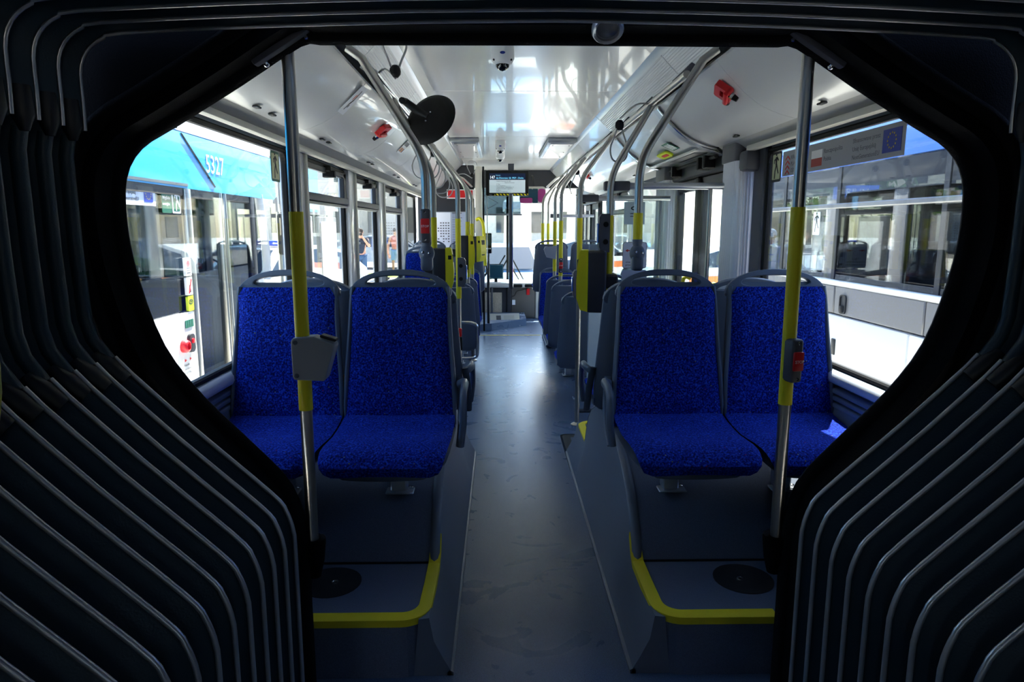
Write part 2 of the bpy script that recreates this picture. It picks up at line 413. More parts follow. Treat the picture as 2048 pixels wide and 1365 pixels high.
def ledge(s, y0, y1, parent):
    # rounded ledge + three raised ribs below it
    xs = lambda v: s * v
    prof = [(1.250, .885), (1.212, .885), (1.200, .880), (1.192, .868), (1.190, .850), (1.195, .836), (1.212, .828), (1.250, .826)]
    MB().loft([[Vector((xs(x), y, z)) for x, z in prof] for y in (y0, y1)]).build('window_ledge', LEDGE, parent, 50)
    for i in range(3):
        z = .80 - i * .028
        MB().rbox((min(xs(1.205), xs(1.25)), y0, z - .010), (max(xs(1.205), xs(1.25)), y1, z + .010), .006, 2).build('ledge_rib', WALLG, parent, 50)
    prof = [(1.25, .735), (1.212, .735), (1.208, .70), (1.212, .45), (1.235, .25), (1.25, .25)]
    MB().loft([[Vector((xs(x), y, z)) for x, z in prof] for y in (y0, y1)]).build('side_panel', WALLG, parent, 50)
ledge(-1, 1.86, 9.2, WL); ledge(1, 1.86, 3.72, WR); ledge(1, 5.6, 9.2, WR)

WN = [0]
def window(s, ya, yb, hopper=False, parent=None):
    WN[0] += 1
    x = s * XW
    t = .022 if not hopper else .03
    z0, z1 = ZS, ZT
    def bx(a, b, c, d, dx=.016):
        return (min(x - dx, x + dx), a, c), (max(x - dx, x + dx), b, d)
    m = MB(); m.rbox(*bx(ya, yb, z1 - t, z1), .006, 1); m.rbox(*bx(ya, yb, z0, z0 + t), .006, 1); m.rbox(*bx(ya, ya + t, z0, z1), .006, 1); m.rbox(*bx(yb - t, yb, z0, z1), .006, 1)
    # rounded corners
    for cy, cz, a in ((ya + t, z0 + t, 180), (yb - t, z0 + t, 270), (yb - t, z1 - t, 0), (ya + t, z1 - t, 90)):
        r = .05; ox = r * (1 if a in (180, 90) else -1); oz = r * (1 if a in (180, 270) else -1)
        c = (cy + ox, cz + oz); ar = arc(c[0], c[1], r, a, a + 90, 5)
        m.prism([(cy, cz)] + ar, -.014, .014, frame((x, 0, 0), (0, 1, 0), (0, 0, 1), (1, 0, 0)))
    w = struct(m.build('window_%d' % WN[0], BLACK, None), 'side window with black rubber seal and glass')
    MB().box((x - .003, ya + .01, z0 + .01), (x + .003, yb - .01, z1 - .01)).build('pane', GLASS, w)
    if hopper:
        zb = 1.625
        MB().rbox((min(x - s * .04, x), ya, zb - .022), (max(x - s * .04, x), yb, zb + .022), .008, 2).build('hopper_rail', PANELG, w, 40)
        MB().rbox((min(x - s * .03, x), ya, zb - .042), (max(x - s * .03, x), yb, zb - .024), .005, 1).build('hopper_sill', BAND, w, 40)
        h = MB()
        for q in ((ya + .02, yb - .02, z1 - .06, z1 - .025), (ya + .02, ya + .05, zb, z1 - .02), (yb - .09, yb - .02, zb, z1 - .02)):
            h.rbox((min(x - s * .03, x), q[0], q[2]), (max(x - s * .03, x), q[1], q[3]), .004, 1)
        h.build('hopper_frame', ANTHR, w)
        ym = (ya + yb) / 2
        l = MB(); l.rbox((min(x - s * .06, x), ym - .05, z1 - .05), (max(x - s * .06, x), ym + .05, z1 - .015), .005, 1)
        l.rbox((min(x - s * .075, x), ym - .02, z1 - .085), (max(x - s * .075, x), ym + .03, z1 - .045), .005, 1)
        l.build('latch', BLACK, w)
    return w
LW = [(1.88, 3.60, 0), (3.84, 4.90, 1), (5.12, 6.12, 1), (6.38, 7.56, 1), (7.86, 8.98, 0)]
for a, b, h in LW: window(-1, a, b, bool(h))
for a, b in zip([q[1] for q in LW[:-1]], [q[0] for q in LW[1:]]):
    p = MB().rbox((-1.262, a, .80), (-1.185, b, 1.845), .012, 2).build('pillar', PILLAR, WL, 40)
    MB().rbox((-1.200, b - .055, .89), (-1.172, b - .012, 1.84), .006, 2).build('pillar_bead', TRIMW, p, 40)
window(1, 1.88, 3.52, False)
MB().rbox((1.20, 3.52, -.02), (1.262, 3.66, 1.90), .01, 2).build('pillar', PANELG, WR, 40)
MB().rbox((1.13, 3.58, 1.74), (1.235, 3.70, 1.845), .02, 2).build('roller_housing', PANELG, WR, 40)
for a, b, h in ((5.62, 6.9, 0), (7.15, 8.35, 1)): window(1, a, b, bool(h))
for a, b in ((6.9, 7.15), (8.35, 8.62)):
    MB().rbox((1.185, a, .80), (1.262, b, 1.86), .012, 2).build('pillar', PILLAR, WR, 40)
window(1, 8.62, 9.3, False)
# white ribbed door columns on the right
for ya, yb, xi in ((3.70, 3.95, 1.125), (5.22, 5.54, 1.11)):
    prof = rrect(xi, ya, 1.25, yb, .035, 4)
    FLU = mat('fluted_aluminium_%d' % int(ya), (238, 240, 246), .34, metal=.35)
    p = MB().loft([[Vector((x, y, z)) for x, y in prof] for z in (-.0, 1.80)]).build('pillar', FLU, WR, 40)
    n = 11
    for i in range(n):
        y = ya + .04 + (yb - ya - .08) * i / (n - 1)
        MB().tube([(xi + .001, y, .02), (xi + .001, y, 1.80)], .0055, 6).build('flute', FLU, p, 60)
    for i in range(6):
        x = xi + .03 + .016 * i
        MB().tube([(x, ya + .001, .02), (x, ya + .001, 1.80)], .0055, 6).build('flute', FLU, p, 60)
    prof = rrect(xi - .008, ya - .008, 1.25, yb + .008, .035, 4)
    MB().loft([[Vector((x, y, z)) for x, y in prof] for z in (1.80, 1.93)]).build('pillar_cap', PANELG, p, 40)
# centre door on the right (two glazed leaves) and door header
def door(n, y0, y1, label):
    x = 1.225
    root = struct(MB().rbox((1.16, y0, 1.78), (1.26, y1, 1.93), .01, 1).build('door_%d' % n, ANTHR), label)
    ym = (y0 + y1) / 2
    for a, b in ((y0, ym - .012), (ym + .012, y1)):
        m = MB()
        for q in ((a, a + .055, -.02, 1.78), (b - .055, b, -.02, 1.78), (a, b, -.02, .10), (a, b, 1.70, 1.78)):
            m.rbox((x - .025, q[0], q[2]), (x + .025, q[1], q[3]), .008, 1)
        lf = m.build('door_leaf', ANTHR, root)
        MB().box((x - .003, a + .05, .09), (x + .003, b - .05, 1.71)).build('pane', GLASS, lf)
        MB().tube(smooth_path([(x - .03, a + .10, .45), (x - .09, a + .10, .50), (x - .09, a + .10, 1.05), (x - .03, a + .10, 1.10)], 4), .014, 8).build('door_handle', YEL, lf, 60)
        MB().rbox((x - .05, (b if b < ym else a) - .02, -.01), (x + .01, (b if b < ym else a) + .02, 1.78), .012, 2).build('edge_seal', MATTING, lf, 40)
    m = MB()
    m.tube([(1.13, y0 + .05, 1.86), (1.13, y1 - .05, 1.86)], .012, 8)
    for y in (y0 + .18, y0 + .30, y1 - .25): m.rbox((1.09, y - .02, 1.80), (1.17, y + .02, 1.875), .006, 1)
    m.build('door_mechanism', BLACK, root)
    return root
door(1, 4.03, 5.22, 'centre door on the right with two glazed leaves and dark frames')
door(2, 9.36, 10.72, 'front passenger door with two glazed leaves by the windscreen')
# door header flap under the right cove
MB().rbox((1.02, 4.13, 1.898), (1.16, 5.36, 1.910), .004, 1).build('header_flap', COVE, CE, 40)
MB().rbox((1.045, 4.25, 1.893), (1.13, 4.85, 1.899), .003, 1).build('header_vent', PANELG, CE, 40)

# ------------------------------------------------------------------ bellows of the articulation joint
def half_profile():
    p = [(-.70, -.02), (-.70, .30), (-.70, .585)] + [(-.70 - .10 + .10 * math.cos(math.radians(a)), .60 + .16 * math.sin(math.radians(a))) for a in (12, 24, 36, 48)]
    p += [(-.80, .785), (-.95, .925), (-1.10, 1.075)]
    return p
LOW = half_profile()
SIDE = [(-1.135, 1.115), (-1.172, 1.17), (-1.185, 1.22), (-1.190, 1.40), (-1.190, 1.62), (-1.180, 1.665)]
TOPL = [(-1.152, 1.685), (-1.150, 1.75), (-1.150, 1.815), (-1.140, 1.853), (-1.118, 1.882), (-1.085, 1.902), (-1.04, 1.913), (-.70, 1.930), (-.35, 1.941), (0, 1.946)]
def dense(L, k=3):
    return [(p.x, p.y) for p in smooth_path([Vector((x, z, 0)) for x, z in L], k)]
LOW = dense(LOW, 2); TOPL = dense(TOPL, 2)
PROF = LOW + SIDE + TOPL + [(-x, z) for x, z in (LOW + SIDE + TOPL[:-1])[::-1]]
def normals(P):
    N = []
    for i in range(len(P)):
        a = P[max(i - 1, 0)]; b = P[min(i + 1, len(P) - 1)]
        t = Vector((b[0] - a[0], b[1] - a[1])).normalized(); N.append(Vector((-t.y, t.x)))      # outward
    return N
NRM = normals(PROF)
BEL = thing('articulation_bellows', (0, .6, 0), 'dark ribbed folding bellows lining the bus joint around the opening', 'bellows')
PITCH = .0855
iL, iS, iT = len(LOW), len(LOW) + len(SIDE), len(PROF) - len(LOW) - len(SIDE)
def at(i, n, y):
    return Vector((PROF[i][0] + NRM[i].x * n, y, PROF[i][1] + NRM[i].y * n))
for k in range(27):
    y = 1.755 - PITCH * k
    sec = [(.006, y + .003), (.0, y), (.005, y - .006), (.045, y - .040), (.060, y - PITCH * .66), (.045, y - PITCH * .82), (.008, y - PITCH + .004)]
    rings = []
    for i in range(len(PROF)):
        rings.append([at(i, n, yy) for n, yy in sec])
    m = MB().loft(rings, closed=False, cap=False)
    fo = m.build('fold', BELLOWS, BEL, 50)
    # aluminium clips along the lower legs and over the roof
    j0 = iT + len(SIDE)
    MB().tube([at(i, -.006, y - .003) for i in range(0, iL + 1)], .0060, 8).build('clip', CLIP, fo, 60)
    MB().tube([at(i, -.006, y - .003) for i in range(j0 - 1, len(PROF))], .0060, 8).build('clip', CLIP, fo, 60)
    MB().tube([at(i, -.002, y) for i in range(iS, iT)], .0046, 6).build('clip', CLIP, fo, 60)
    # soft rubber beads along the upright sides
    for rg in (range(iL, iS), range(iT, j0)):
        MB().tube([at(i, .006, y - .012) for i in rg], .017, 8).build('side_bead', BELLOWS, fo, 60)
    # moulded end pieces where the clips stop
    for i in (iL - 1, j0):
        c = at(i, .012, y - .03)
        t = Vector((PROF[iL][0] - PROF[iL - 2][0], 0, PROF[iL][1] - PROF[iL - 2][1])).normalized()
        if i == j0: t.x = -t.x
        MB().tube([c - t * .01 + Vector((0, .012, 0)), c + t * .04, c + t * .085], [.022, .028, .016], 8).build('end_piece', MATTING, fo, 60)
    for i in (iS, iT - 1):
        c = at(i, .014, y - .03)
        MB().tube([c + Vector((0, 0, .06)), c, c + Vector((0, 0, -.035))], [.020, .024, .010], 8).build('end_piece', MATTING, fo, 60)

# ------------------------------------------------------------------ portal between bellows and saloon
op = [(-.72, -.03), (-.72, .35), (-.722, .56), (-.755, .70), (-.85, .815), (-.99, .965), (-1.09, 1.115), (-1.145, 1.30), (-1.165, 1.45), (-1.155, 1.585), (-1.10, 1.672), (-.99, 1.738), (-.82, 1.838), (-.66, 1.936), (-.60, 1.942)]
opn = [tuple(v) for v in [(p.x, p.y) for p in smooth_path([Vector((x, z, 0)) for x, z in op], 3)]]
OPN = opn + [(0, 1.944)] + [(-x, z) for x, z in opn[::-1]]
def rect_hit(p, c=(0, 1.0), hx=1.243, z0=-.30, z1=2.355):
    dx, dz = p[0] - c[0], p[1] - c[1]; t = 1e9
    if abs(dx) > 1e-6: t = min(t, hx / abs(dx))
    if dz > 1e-6: t = min(t, (z1 - c[1]) / dz)
    if dz < -1e-6: t = min(t, (z0 - c[1]) / dz)
    return (c[0] + dx * t, c[1] + dz * t)
MY = frame((0, 0, 0), (1, 0, 0), (0, 0, 1), (0, 1, 0))
def portal(y0, y1, label, closed_front):
    pt = thing('joint_portal', (0, (y0 + y1) / 2, 0), label, 'frame')
    inner = OPN; outer = [rect_hit(p) for p in inner]
    MB().ringplate(outer, inner, y0, y1, MY).build('foam_panel', FOAM, pt)
    m = MB().tube([Vector((x, y1 - .01, z)) for x, z in OPN], .024, 8)
    m.build('edge_trim', FOAMEDGE, pt, 60)
    NN = normals(OPN)
    MB().tube([Vector((p[0] + n.x * .05, y0 - .012, p[1] + n.y * .05)) for p, n in zip(OPN, NN)], .020, 8).build('edge_roll', FOAMEDGE, pt, 60)
    return pt
PT = portal(1.79, 1.90, 'black foam portal frame with octagonal opening at the bus joint', True)
portal(-.66, -.58, 'second black portal frame behind the viewer', False)
# corner brackets that carry the two front poles
for s in (-1, 1):
    u = Vector((s * .853, 0, -.522)); v = Vector((s * .522, 0, .853))
    c = Vector((s * .645, 1.875, 1.955))
    M = frame(c, u, v, (0, -s, 0) if False else (0, 1, 0))
    br = MB().rbox((-.05, -.022, -.028), (.15, .006, .028), .006, 2, M).build('corner_bracket', PANELG, PT, 40)
    for q in (-.025, .0):
        MB().lathe(M @ Vector((q, -.022, .0)), -v, [(.007, 0), (.007, .006), (.003, .009)], 10).build('bolt', CHROME, br, 50)
    MB().lathe(M @ Vector((.125, -.022, .0)), -v, [(.008, 0), (.008, .008), (.003, .012)], 10).build('bolt', CHROME, br, 50)
# small round lamp under the portal head
lp = thing('spot_lamp', (.134, 1.83, 1.93), 'small round chrome-ringed lamp on the black portal head', 'lamp')
ax = Vector((0, -.62, -.78))
MB().lathe((.134, 1.800, 1.948), ax, [(.034, 0), (.039, .010), (.040, .022), (.036, .028), (.030, .024), (.029, .018)], 24).build('lamp_ring', ALU, lp, 40)
MB().lathe((.134, 1.800, 1.948), ax, [(.029, .012), (.026, .018), (.012, .024), (.002, .025)], 24).build('lens', mat('lamp_lens', (120, 126, 132), .12, coat=1), lp, 40)
MB().lathe((.134, 1.800, 1.948), ax, [(.022, .003), (.010, .008), (.008, .018), (.002, .020)], 16).build('bulb', CHROME, lp, 40)

# ------------------------------------------------------------------ wheel-arch podiums
def podium(s):
    X = lambda v: s * v
    root = thing('seat_podium', (X(.8), 3.15, 0), 'grey vinyl wheel-arch podium with yellow edge under the %s seats' % ('left' if s < 0 else 'right'), 'podium', 'wheel-arch podiums')
    zf = .205
    arch = [(2.40, zf), (2.44, .27), (2.50, .345), (2.58, .415), (2.70, .480), (2.85, .530), (3.0, .556), (3.16, .563), (3.32, .552), (3.47, .52), (3.61, .466), (3.73, .39), (3.81, .30), (3.87, zf)]
    # flat ledges with rounded aisle corner, top cover over the wheel
    cr = arc(.46, 2.11, .09, 180, 270, 6)       # inner/front corner (x,y) with x positive
    loop = [(1.185, 2.02)] + [(x, y) for x, y in cr[::-1]] + [(.37, 2.42), (1.185, 2.42)]
    MB().prism([(X(x), y) for x, y in loop], .0, zf, Matrix.Identity(4)).build('front_step', PODIUM, root)
    loop2 = [(1.185, 3.85), (.37, 3.85)] + arc(.46, 4.19, .09, 180, 90, 6) + [(1.185, 4.28)]
    MB().prism([(X(x), y) for x, y in loop2], .0, zf, Matrix.Identity(4)).build('rear_step', PODIUM, root)
    prof = arch
    MB().loft([[Vector((X(.395), y, z)) for y, z in prof] + [Vector((X(.395), 3.87, .0)), Vector((X(.395), 2.40, .0))], [Vector((X(1.185), y, z)) for y, z in prof] + [Vector((X(1.185), 3.87, 0)), Vector((X(1.185), 2.40, 0))]]).build('wheel_arch_cover', PODIUM, root, 40)
    MB().box((min(X(.40), X(1.185)), 2.392, zf), (max(X(.40), X(1.185)), 2.404, zf + .004)).build('seam_strip', BLACK, root)
    # sloping side skirt: foot at x=.295, top edge at .375
    top = [(2.03, zf), (2.40, zf)] + arch[1:-1] + [(3.87, zf), (4.27, zf)]
    rings = []
    for y, z in top:
        rings.append([Vector((X(.292), y, .0)), Vector((X(.300), y, .02)), Vector((X(.322), y, max(.06, z * .25))), Vector((X(.352), y, max(.10, z * .6))), Vector((X(.366), y, z)), Vector((X(.400), y, z - .004)), Vector((X(.42), y, 0))])
    MB().loft(rings).build('side_skirt', SKIRT, root, 35)
    MB().tube([Vector((X(.300), y, .006)) for y in (2.03, 2.6, 3.2, 3.8, 4.25)], .012, 6).build('floor_cove', SKIRT, root, 60)
    # rounded cap along the arch edge, yellow where it is low
    def cap_strip(path, name, m):
        rr = []
        for i, (x, y, z) in enumerate(path):
            rr.append((x, y, z))
        MB().tube(rr, .019, 8, flat=.45).build(name, m, root, 60)
    ap = [(X(.383), y, z + .004) for y, z in arch]
    cap_strip(ap, 'arch_cap', SKIRT)
    # yellow edges: front step
    def ystrip(path, name, w=.036):
        # flat band on the step edge following path (x,y[,z]) with inward normal, plus a lip
        P = [Vector(p) for p in path]; rings = []
        for i in range(len(P)):
            a = P[max(i - 1, 0)]; b = P[min(i + 1, len(P) - 1)]; t = (b - a).normalized()
            n = Vector((t.y, -t.x, 0)).normalized() * (1 if s > 0 else -1)
            rings.append([P[i] - n * .006 + Vector((0, 0, -.022)), P[i] - n * .006 + Vector((0, 0, .002)), P[i] + Vector((0, 0, .006)), P[i] + n * w + Vector((0, 0, .006)), P[i] + n * w + Vector((0, 0, -.01))])
        MB().loft(rings).build(name, YELFL, root, 40)
    fr = [(X(.76), 2.02, zf), (X(.60), 2.02, zf)] + [(X(x), y, zf) for x, y in arc(.46, 2.11, .09, 270, 180, 8)] + [(X(.368), 2.25, zf), (X(.368), 2.39, zf), (X(.366), 2.425, zf + .035), (X(.366), 2.46, zf + .085)]
    ystrip(fr, 'yellow_edge')
    rr = [(X(.37), 3.89, zf), (X(.37), 4.10, zf)] + [(X(x), y, zf) for x, y in arc(.46, 4.19, .09, 180, 90, 8)] + [(X(.75), 4.28, zf)]
    ystrip(rr, 'yellow_edge')
    # round rubber cover with bolt on the front step
    cv = MB().lathe((X(.735), 2.26, zf), (0, 0, 1), [(.105, 0), (.105, .003), (.10, .005), (.002, .006)], 28).build('round_cover', MATTING, root, 40)
    MB().lathe((X(.72), 2.25, zf + .006), (0, 0, 1), [(.013, 0), (.012, .005), (.003, .008)], 12).build('bolt', CHROME, cv, 40)
    return root
podium(-1); podium(1)
# floor hatch with dark border beside the right podium
ht = thing('floor_hatch', (.42, 4.35, 0), 'dark-bordered floor hatch set into the vinyl by the right podium', 'hatch')
MB().ringplate(rrect(.285, 3.86, .60, 4.66, .05), rrect(.30, 3.875, .585, 4.645, .04), .0005, .004, Matrix.Identity(4)).build('frame', CHROME, ht)
MB().ringplate(rrect(.30, 3.875, .585, 4.645, .04), rrect(.355, 3.93, .53, 4.59, .02), .0005, .003, Matrix.Identity(4)).build('dark_border', MATTING, ht)
MB().prism(rrect(.355, 3.93, .53, 4.59, .02), .0005, .002, Matrix.Identity(4)).build('lid', PODIUM, ht)

# ------------------------------------------------------------------ seats
KW = .945
def slab(path, hw, up, dn, m, t=14, dish=0.0, edge=6, x0=0.0):
    """cushion following a (y,z) path; up/dn = thickness over/under the path"""
    n = len(path); P = [Vector((0, y, z)) for y, z in path]
    top = []; bot = []
    for i in range(n):
        a = P[max(i - 1, 0)]; b = P[min(i + 1, n - 1)]; tg = (b - a).normalized(); nr = Vector((0, -tg.z, tg.y))
        ei = min(i, n - 1 - i) / 2.0; fi = min(1, .35 + .65 * ei)
        rt = []; rb = []
        for j in range(t + 1):
            q = -1 + 2 * j / t; e = max(0.0, 1 - abs(q) ** edge) ** .5
            h = up * (e * fi) + dish * q * q
            rt.append(P[i] + Vector((x0 + hw[i] * KW * q, 0, 0)) + nr * h)
            rb.append(P[i] + Vector((x0 + hw[i] * KW * q, 0, 0)) - nr * (dn * e) + nr * (dish * q * q))
        top.append(rt); bot.append(rb)
    m.loft([top[i] + bot[i][::-1] for i in range(n)])
def lerp(a, b, t): return a + (b - a) * t
def make_seat(leg_h, leg, arm=0, tab=0):
    """faces -Y; z=0 is the foot, cushion joint sits at z=leg_h"""
    root = thing('passenger_seat', (0, 0, 0))
    L = leg_h
    back = []; hwb = []
    N = 16
    for i in range(N + 1):
        t = i / N
        back.append((.004 + .093 * t + .012 * math.sin(PI * t), L - .034 + .554 * t))
        w = lerp(.233, .203, min(1, t * 1.2))
        if t > .93: w -= .022 * ((t - .93) / .07) ** 2
        hwb.append(w)
    m = MB(); slab(back, hwb, .028, .012, m, dish=.012); m.build('backrest_pad', FAB, root, 50)
    cu = [(-.438, L - .060), (-.450, L - .053), (-.452, L - .042), (-.442, L - .029), (-.420, L - .019), (-.39, L - .013), (-.34, L - .012), (-.27, L - .017), (-.19, L - .022), (-.11, L - .018), (-.045, L - .010), (.0, L - .001), (.016, L + .012)]
    hwc = [.18, .203, .216, .223, .227, .230, .232, .233, .234, .234, .234, .233, .228]
    m = MB(); slab(cu, hwc, .030, .014, m, dish=.012); m.build('cushion', FAB, root, 50)
    # plastic shell behind pad and cushion
    sh = [(-.43, L - .082), (-.415, L - .070), (-.38, L - .058), (-.27, L - .055), (-.15, L - .056), (-.03, L - .052), (.030, L - .038), (.064, L + .03), (.082, L + .16), (.104, L + .30), (.124, L + .42), (.138, L + .50), (.145, L + .535)]
    hws = [.17, .205, .225, .232, .234, .236, .236, .234, .230, .222, .213, .208, .196]
    m = MB(); slab(sh, hws, .014, .026, m, dish=.012, edge=10); m.build('shell', SHELL, root, 45)
    # side flanges that frame the pad
    for q in (-1, 1):
        pts = [(q * x_ * KW, y_, z_) for x_, y_, z_ in [(.228, .012, L + .0), (.230, .016, L + .05), (.226, .038, L + .16), (.213, .066, L + .32), (.205, .092, L + .46), (.200, .106, L + .52)]]
        MB().tube(pts, [.007, .009, .010, .010, .010, .010], 8, flat=1.6).build('flange', SHELL, root, 60)
    # handle bow with slot
    n = 40; outer = []; inner = []
    for k in range(n):
        a = 2 * PI * k / n; c, s_ = math.cos(a), math.sin(a)
        ex = lambda v, p: math.copysign(abs(v) ** p, v)
        if s_ >= 0: outer.append((.206 * ex(c, .92), .497 + .101 * ex(s_, .98)))
        else: outer.append((.204 * ex(c, .5), .500 + .035 * s_))
        inner.append((.140 * ex(c, .85), .544 + (.030 if s_ >= 0 else .020) * ex(s_, .9)))
    M = frame((0, .083, L), (1, 0, 0), (0, .165, .986), (0, -.986, .165))
    M = frame((0, .028, L), (1, 0, 0), (0, .165, .986), (0, -.986, .165))
    h = MB(); h.ringplate(outer, inner, -.026, .004, M)
    o = h.build('handle', SHELL, root, 35)
    bv = o.modifiers.new('bevel', 'BEVEL'); bv.width = .006; bv.segments = 2; bv.limit_method = 'ANGLE'; bv.angle_limit = math.radians(40)
    # leg and foot plate
    LY = -.055 if leg_h < .3 else -.27
    if leg_h < .2: LY = -.255
    if leg:
        m = MB(); m.rbox((-.032, LY - .03, .004), (.032, LY + .03, L - .06), .006, 1); m.build('leg', ALU, root, 40)
        m = MB(); m.rbox((-.05, LY - .05, 0), (.06, LY + .05, .008), .003, 1); fp = m.build('foot_plate', ALU, root, 40)
        MB().lathe((.047, LY, .008), (0, 0, 1), [(.009, 0), (.009, .005), (.003, .008)], 10).build('bolt', CHROME, fp, 40)
        MB().rbox((-.19, LY - .06, L - .085), (.19, LY + .06, L - .066), .006, 1).build('under_frame', ANTHR, root, 40)
    if arm:
        x = arm * .262
        MB().tube(smooth_path([(arm * .236, .03, L + .135), (x, -.005, L + .150), (x, -.10, L + .146), (x, -.155, L + .115), (x, -.165, L + .03), (x - arm * .012, -.165, L - .06)], 4), .014, 8, flat=1.3).build('armrest', SHELL, root, 60)
        MB().tube(smooth_path([(arm * .236, .055, L + .16), (arm * .247, .02, L + .05), (arm * .247, -.03, L - .03), (arm * .243, -.09, L - .085)], 4), .016, 8, flat=.5).build('side_guard', SHELL, root, 60)
    if tab:
        MB().rbox((tab * .222 - .012, .045, L + .02), (tab * .222 + .012, .085, L + .17), .008, 2).build('strap_tab', ORANGE, root, 40)
    return root
SEATS = {}
def put_seat(kind, x, y, z, rot, label, group):
    key = kind
    if key not in SEATS:
        SEATS[key] = make_seat(*kind); o = SEATS[key]; SEATS[key + ('used',)] = True
    else:
        o = copy_tree(SEATS[key])
    o.location = (x, y, z); o.rotation_euler = (0, 0, rot); tag(o, label, 'seat', group)
    return o
G1 = 'blue seats nearest the bus joint'
put_seat((.275, 1, 1, -1), -.535, 2.645, .418, 0, 'blue fabric seat facing us, left of the aisle with the ball-clamped pole', G1)
put_seat((.275, 1, 0, 0), -.984, 2.645, .418, 0, 'blue fabric seat by the left window, nearest the joint', G1)
put_seat((.275, 1, -1, 1), .541, 2.645, .418, 0, 'blue fabric seat facing us, right of the aisle beside the yellow validator', G1)
put_seat((.275, 1, 0, 0), .990, 2.645, .418, 0, 'blue fabric seat with a sunlit cushion corner by the right window', G1)
G2 = 'seats backing onto the nearest row'
for x, lb, k in ((-.535, 'grey-shelled seat turned away behind the left aisle seat, armrest showing', (.275, 1, -1, 0)), (-.984, 'grey-shelled seat turned away behind the left window seat', (.275, 1, 0, 0)),
                 (.540, 'grey-shelled seat turned away behind the right aisle seat, armrest showing', (.275, 1, 1, 0)), (.990, 'grey-shelled seat turned away behind the right window seat', (.275, 1, 0, 0))):
    put_seat((.115,) + k[1:], x, 3.21, .522, PI, lb, G2)
G3 = 'seats turned towards the windscreen'
low = (.385, 1, 0, 0)
for y, xi, lb in ((5.42, .55, 'nearest grey seat back right of the aisle past the centre door'), (6.32, .54, 'second grey seat back right of the aisle, pole clamped to its handle'), (7.02, .54, 'third grey seat back right of the aisle with clamped pole')):
    put_seat(low, xi, y, 0.0 if y < 6 else .01, PI, lb, G3)
for y, lb in ((6.32, 'window seat beside the second grey seat back on the right'), (7.02, 'window seat beside the third grey seat back on the right')):
    put_seat(low, .99, y, .01, PI, lb, G3)
put_seat(low, .545, 8.05, .01, 0, 'small blue seat facing us far down the right side of the aisle', 'far blue seats facing back')
put_seat(low, -.57, 6.25, .0, PI, 'nearest grey seat back left of the aisle, beside a steel hoop', G3)
put_seat(low, -.56, 6.92, .01, PI, 'second grey seat back left of the aisle under a ball clamp', G3)
put_seat(low, -.57, 8.05, .01, 0, 'blue seat facing us far down the left side of the aisle', 'far blue seats facing back')
put_seat((.66, 1, 0, 0), -.90, 6.95, .01, 0, 'single raised blue seat by the left windows behind the near handle', 'far blue seats facing back')
for x, lb in ((.505, 'dark high seat back at the front, right of the aisle'), (.955, 'dark high seat back at the front by the right window'), (-.55, 'dark high seat back at the front, left of the aisle'), (-1.0, 'pale grey high seat back at the front by the left window')):
    put_seat(low, x, 8.62, .325, PI, lb, 'raised seats over the front wheels')
# front wheel boxes that carry the raised seats
for s in (-1, 1):
    q = thing('wheel_box', (s * .85, 8.6, 0), 'grey wheel box under the raised front seats on the %s' % ('left' if s < 0 else 'right'), 'podium', 'front wheel boxes')
    xa, xb = sorted((s * .44, s * 1.19))
    MB().rbox((xa, 8.16, 0), (xb, 9.1, .32), .05, 3).build('box_cover', SKIRT, q, 40)
    MB().box((xa + .02, 8.18, .318), (xb - .02, 9.08, .325)).build('top_mat', PODIUM, q)
    MB().tube([(s * .44, 8.2, .02), (s * .44, 9.05, .02)], .014, 6).build('floor_cove', SKIRT, q, 60)

# ------------------------------------------------------------------ poles, rails, clamps, buttons, validators
XP = .435
def bent(x, y, z0, bend=True, zt=1.72, top=(.675, 2.105)):
    """vertical tube that bends outwards to its fixing under the light strip"""
    s = 1 if x > 0 else -1
    if not bend: return [(x, y, z0), (x, y, 2.25)]
    e = Vector((s * top[0], y, top[1])); k = Vector((x, y, zt)); d = (e - k).normalized()
    a = k - Vector((0, 0, .085)); b = k + d * .085
    p = [Vector((x, y, z0)), a]
    for i in range(1, 9):
        t = i / 8; p.append((1 - t) ** 2 * a + 2 * t * (1 - t) * k + t * t * b)
    p += [e, e + Vector((s * .055, 0, .04))]
    return p
def clamp_ball(p, parent):
    x, y, z = p; m = MB()
    m.lathe((x, y, z + .012), (0, 0, 1), [(.014, -.02), (.021, 0), (.021, .016), (.018, .018)], 14)
    m.ball((x, y, z - .028), .034, 14, 10, (.95, 1, 1.08)); m.rbox((x - .024, y - .028, z - .10), (x + .024, y + .028, z - .03), .014, 3)
    o = m.build('ball_clamp', SHELL, parent, 40)
    for dx, dz in ((-.012, -.022), (.014, -.026)):
        MB().lathe((x + dx, y - .028, z + dz), (0, -1, 0), [(.006, 0), (.006, .004), (.002, .006)], 8).build('screw', CHROME, o, 40)
def stop_button(c, ang, parent, sc=1.0, txt=True):
    """push button housing clipped on a pole, facing direction ang (degrees, 270 = towards us)"""
    a = math.radians(ang); n = Vector((math.cos(a), math.sin(a), 0)); u = Vector((-n.y, n.x, 0))
    M = frame(c, u, (0, 0, 1), n)
    o = MB().rbox((-.020 * sc, -.068 * sc, -.024 * sc), (.020 * sc, .068 * sc, .030 * sc), .009, 3, M).build('button_housing', PANELG, parent, 40)
    b = MB().rbox((-.018 * sc, -.030 * sc, .026 * sc), (.018 * sc, .030 * sc, .036 * sc), .004, 2, M).build('stop_button', RED, o, 40)
    for v in (-.055, .055):
        MB().lathe(M @ Vector((0, v * sc, .029 * sc)), n, [(.006 * sc, 0), (.005 * sc, .003), (.001, .004)], 8).build('screw', CHROME, o)
    if txt:
        return o, M @ Matrix.Translation((-.0155 * sc, -.005 * sc, .0364 * sc))
    return o, None
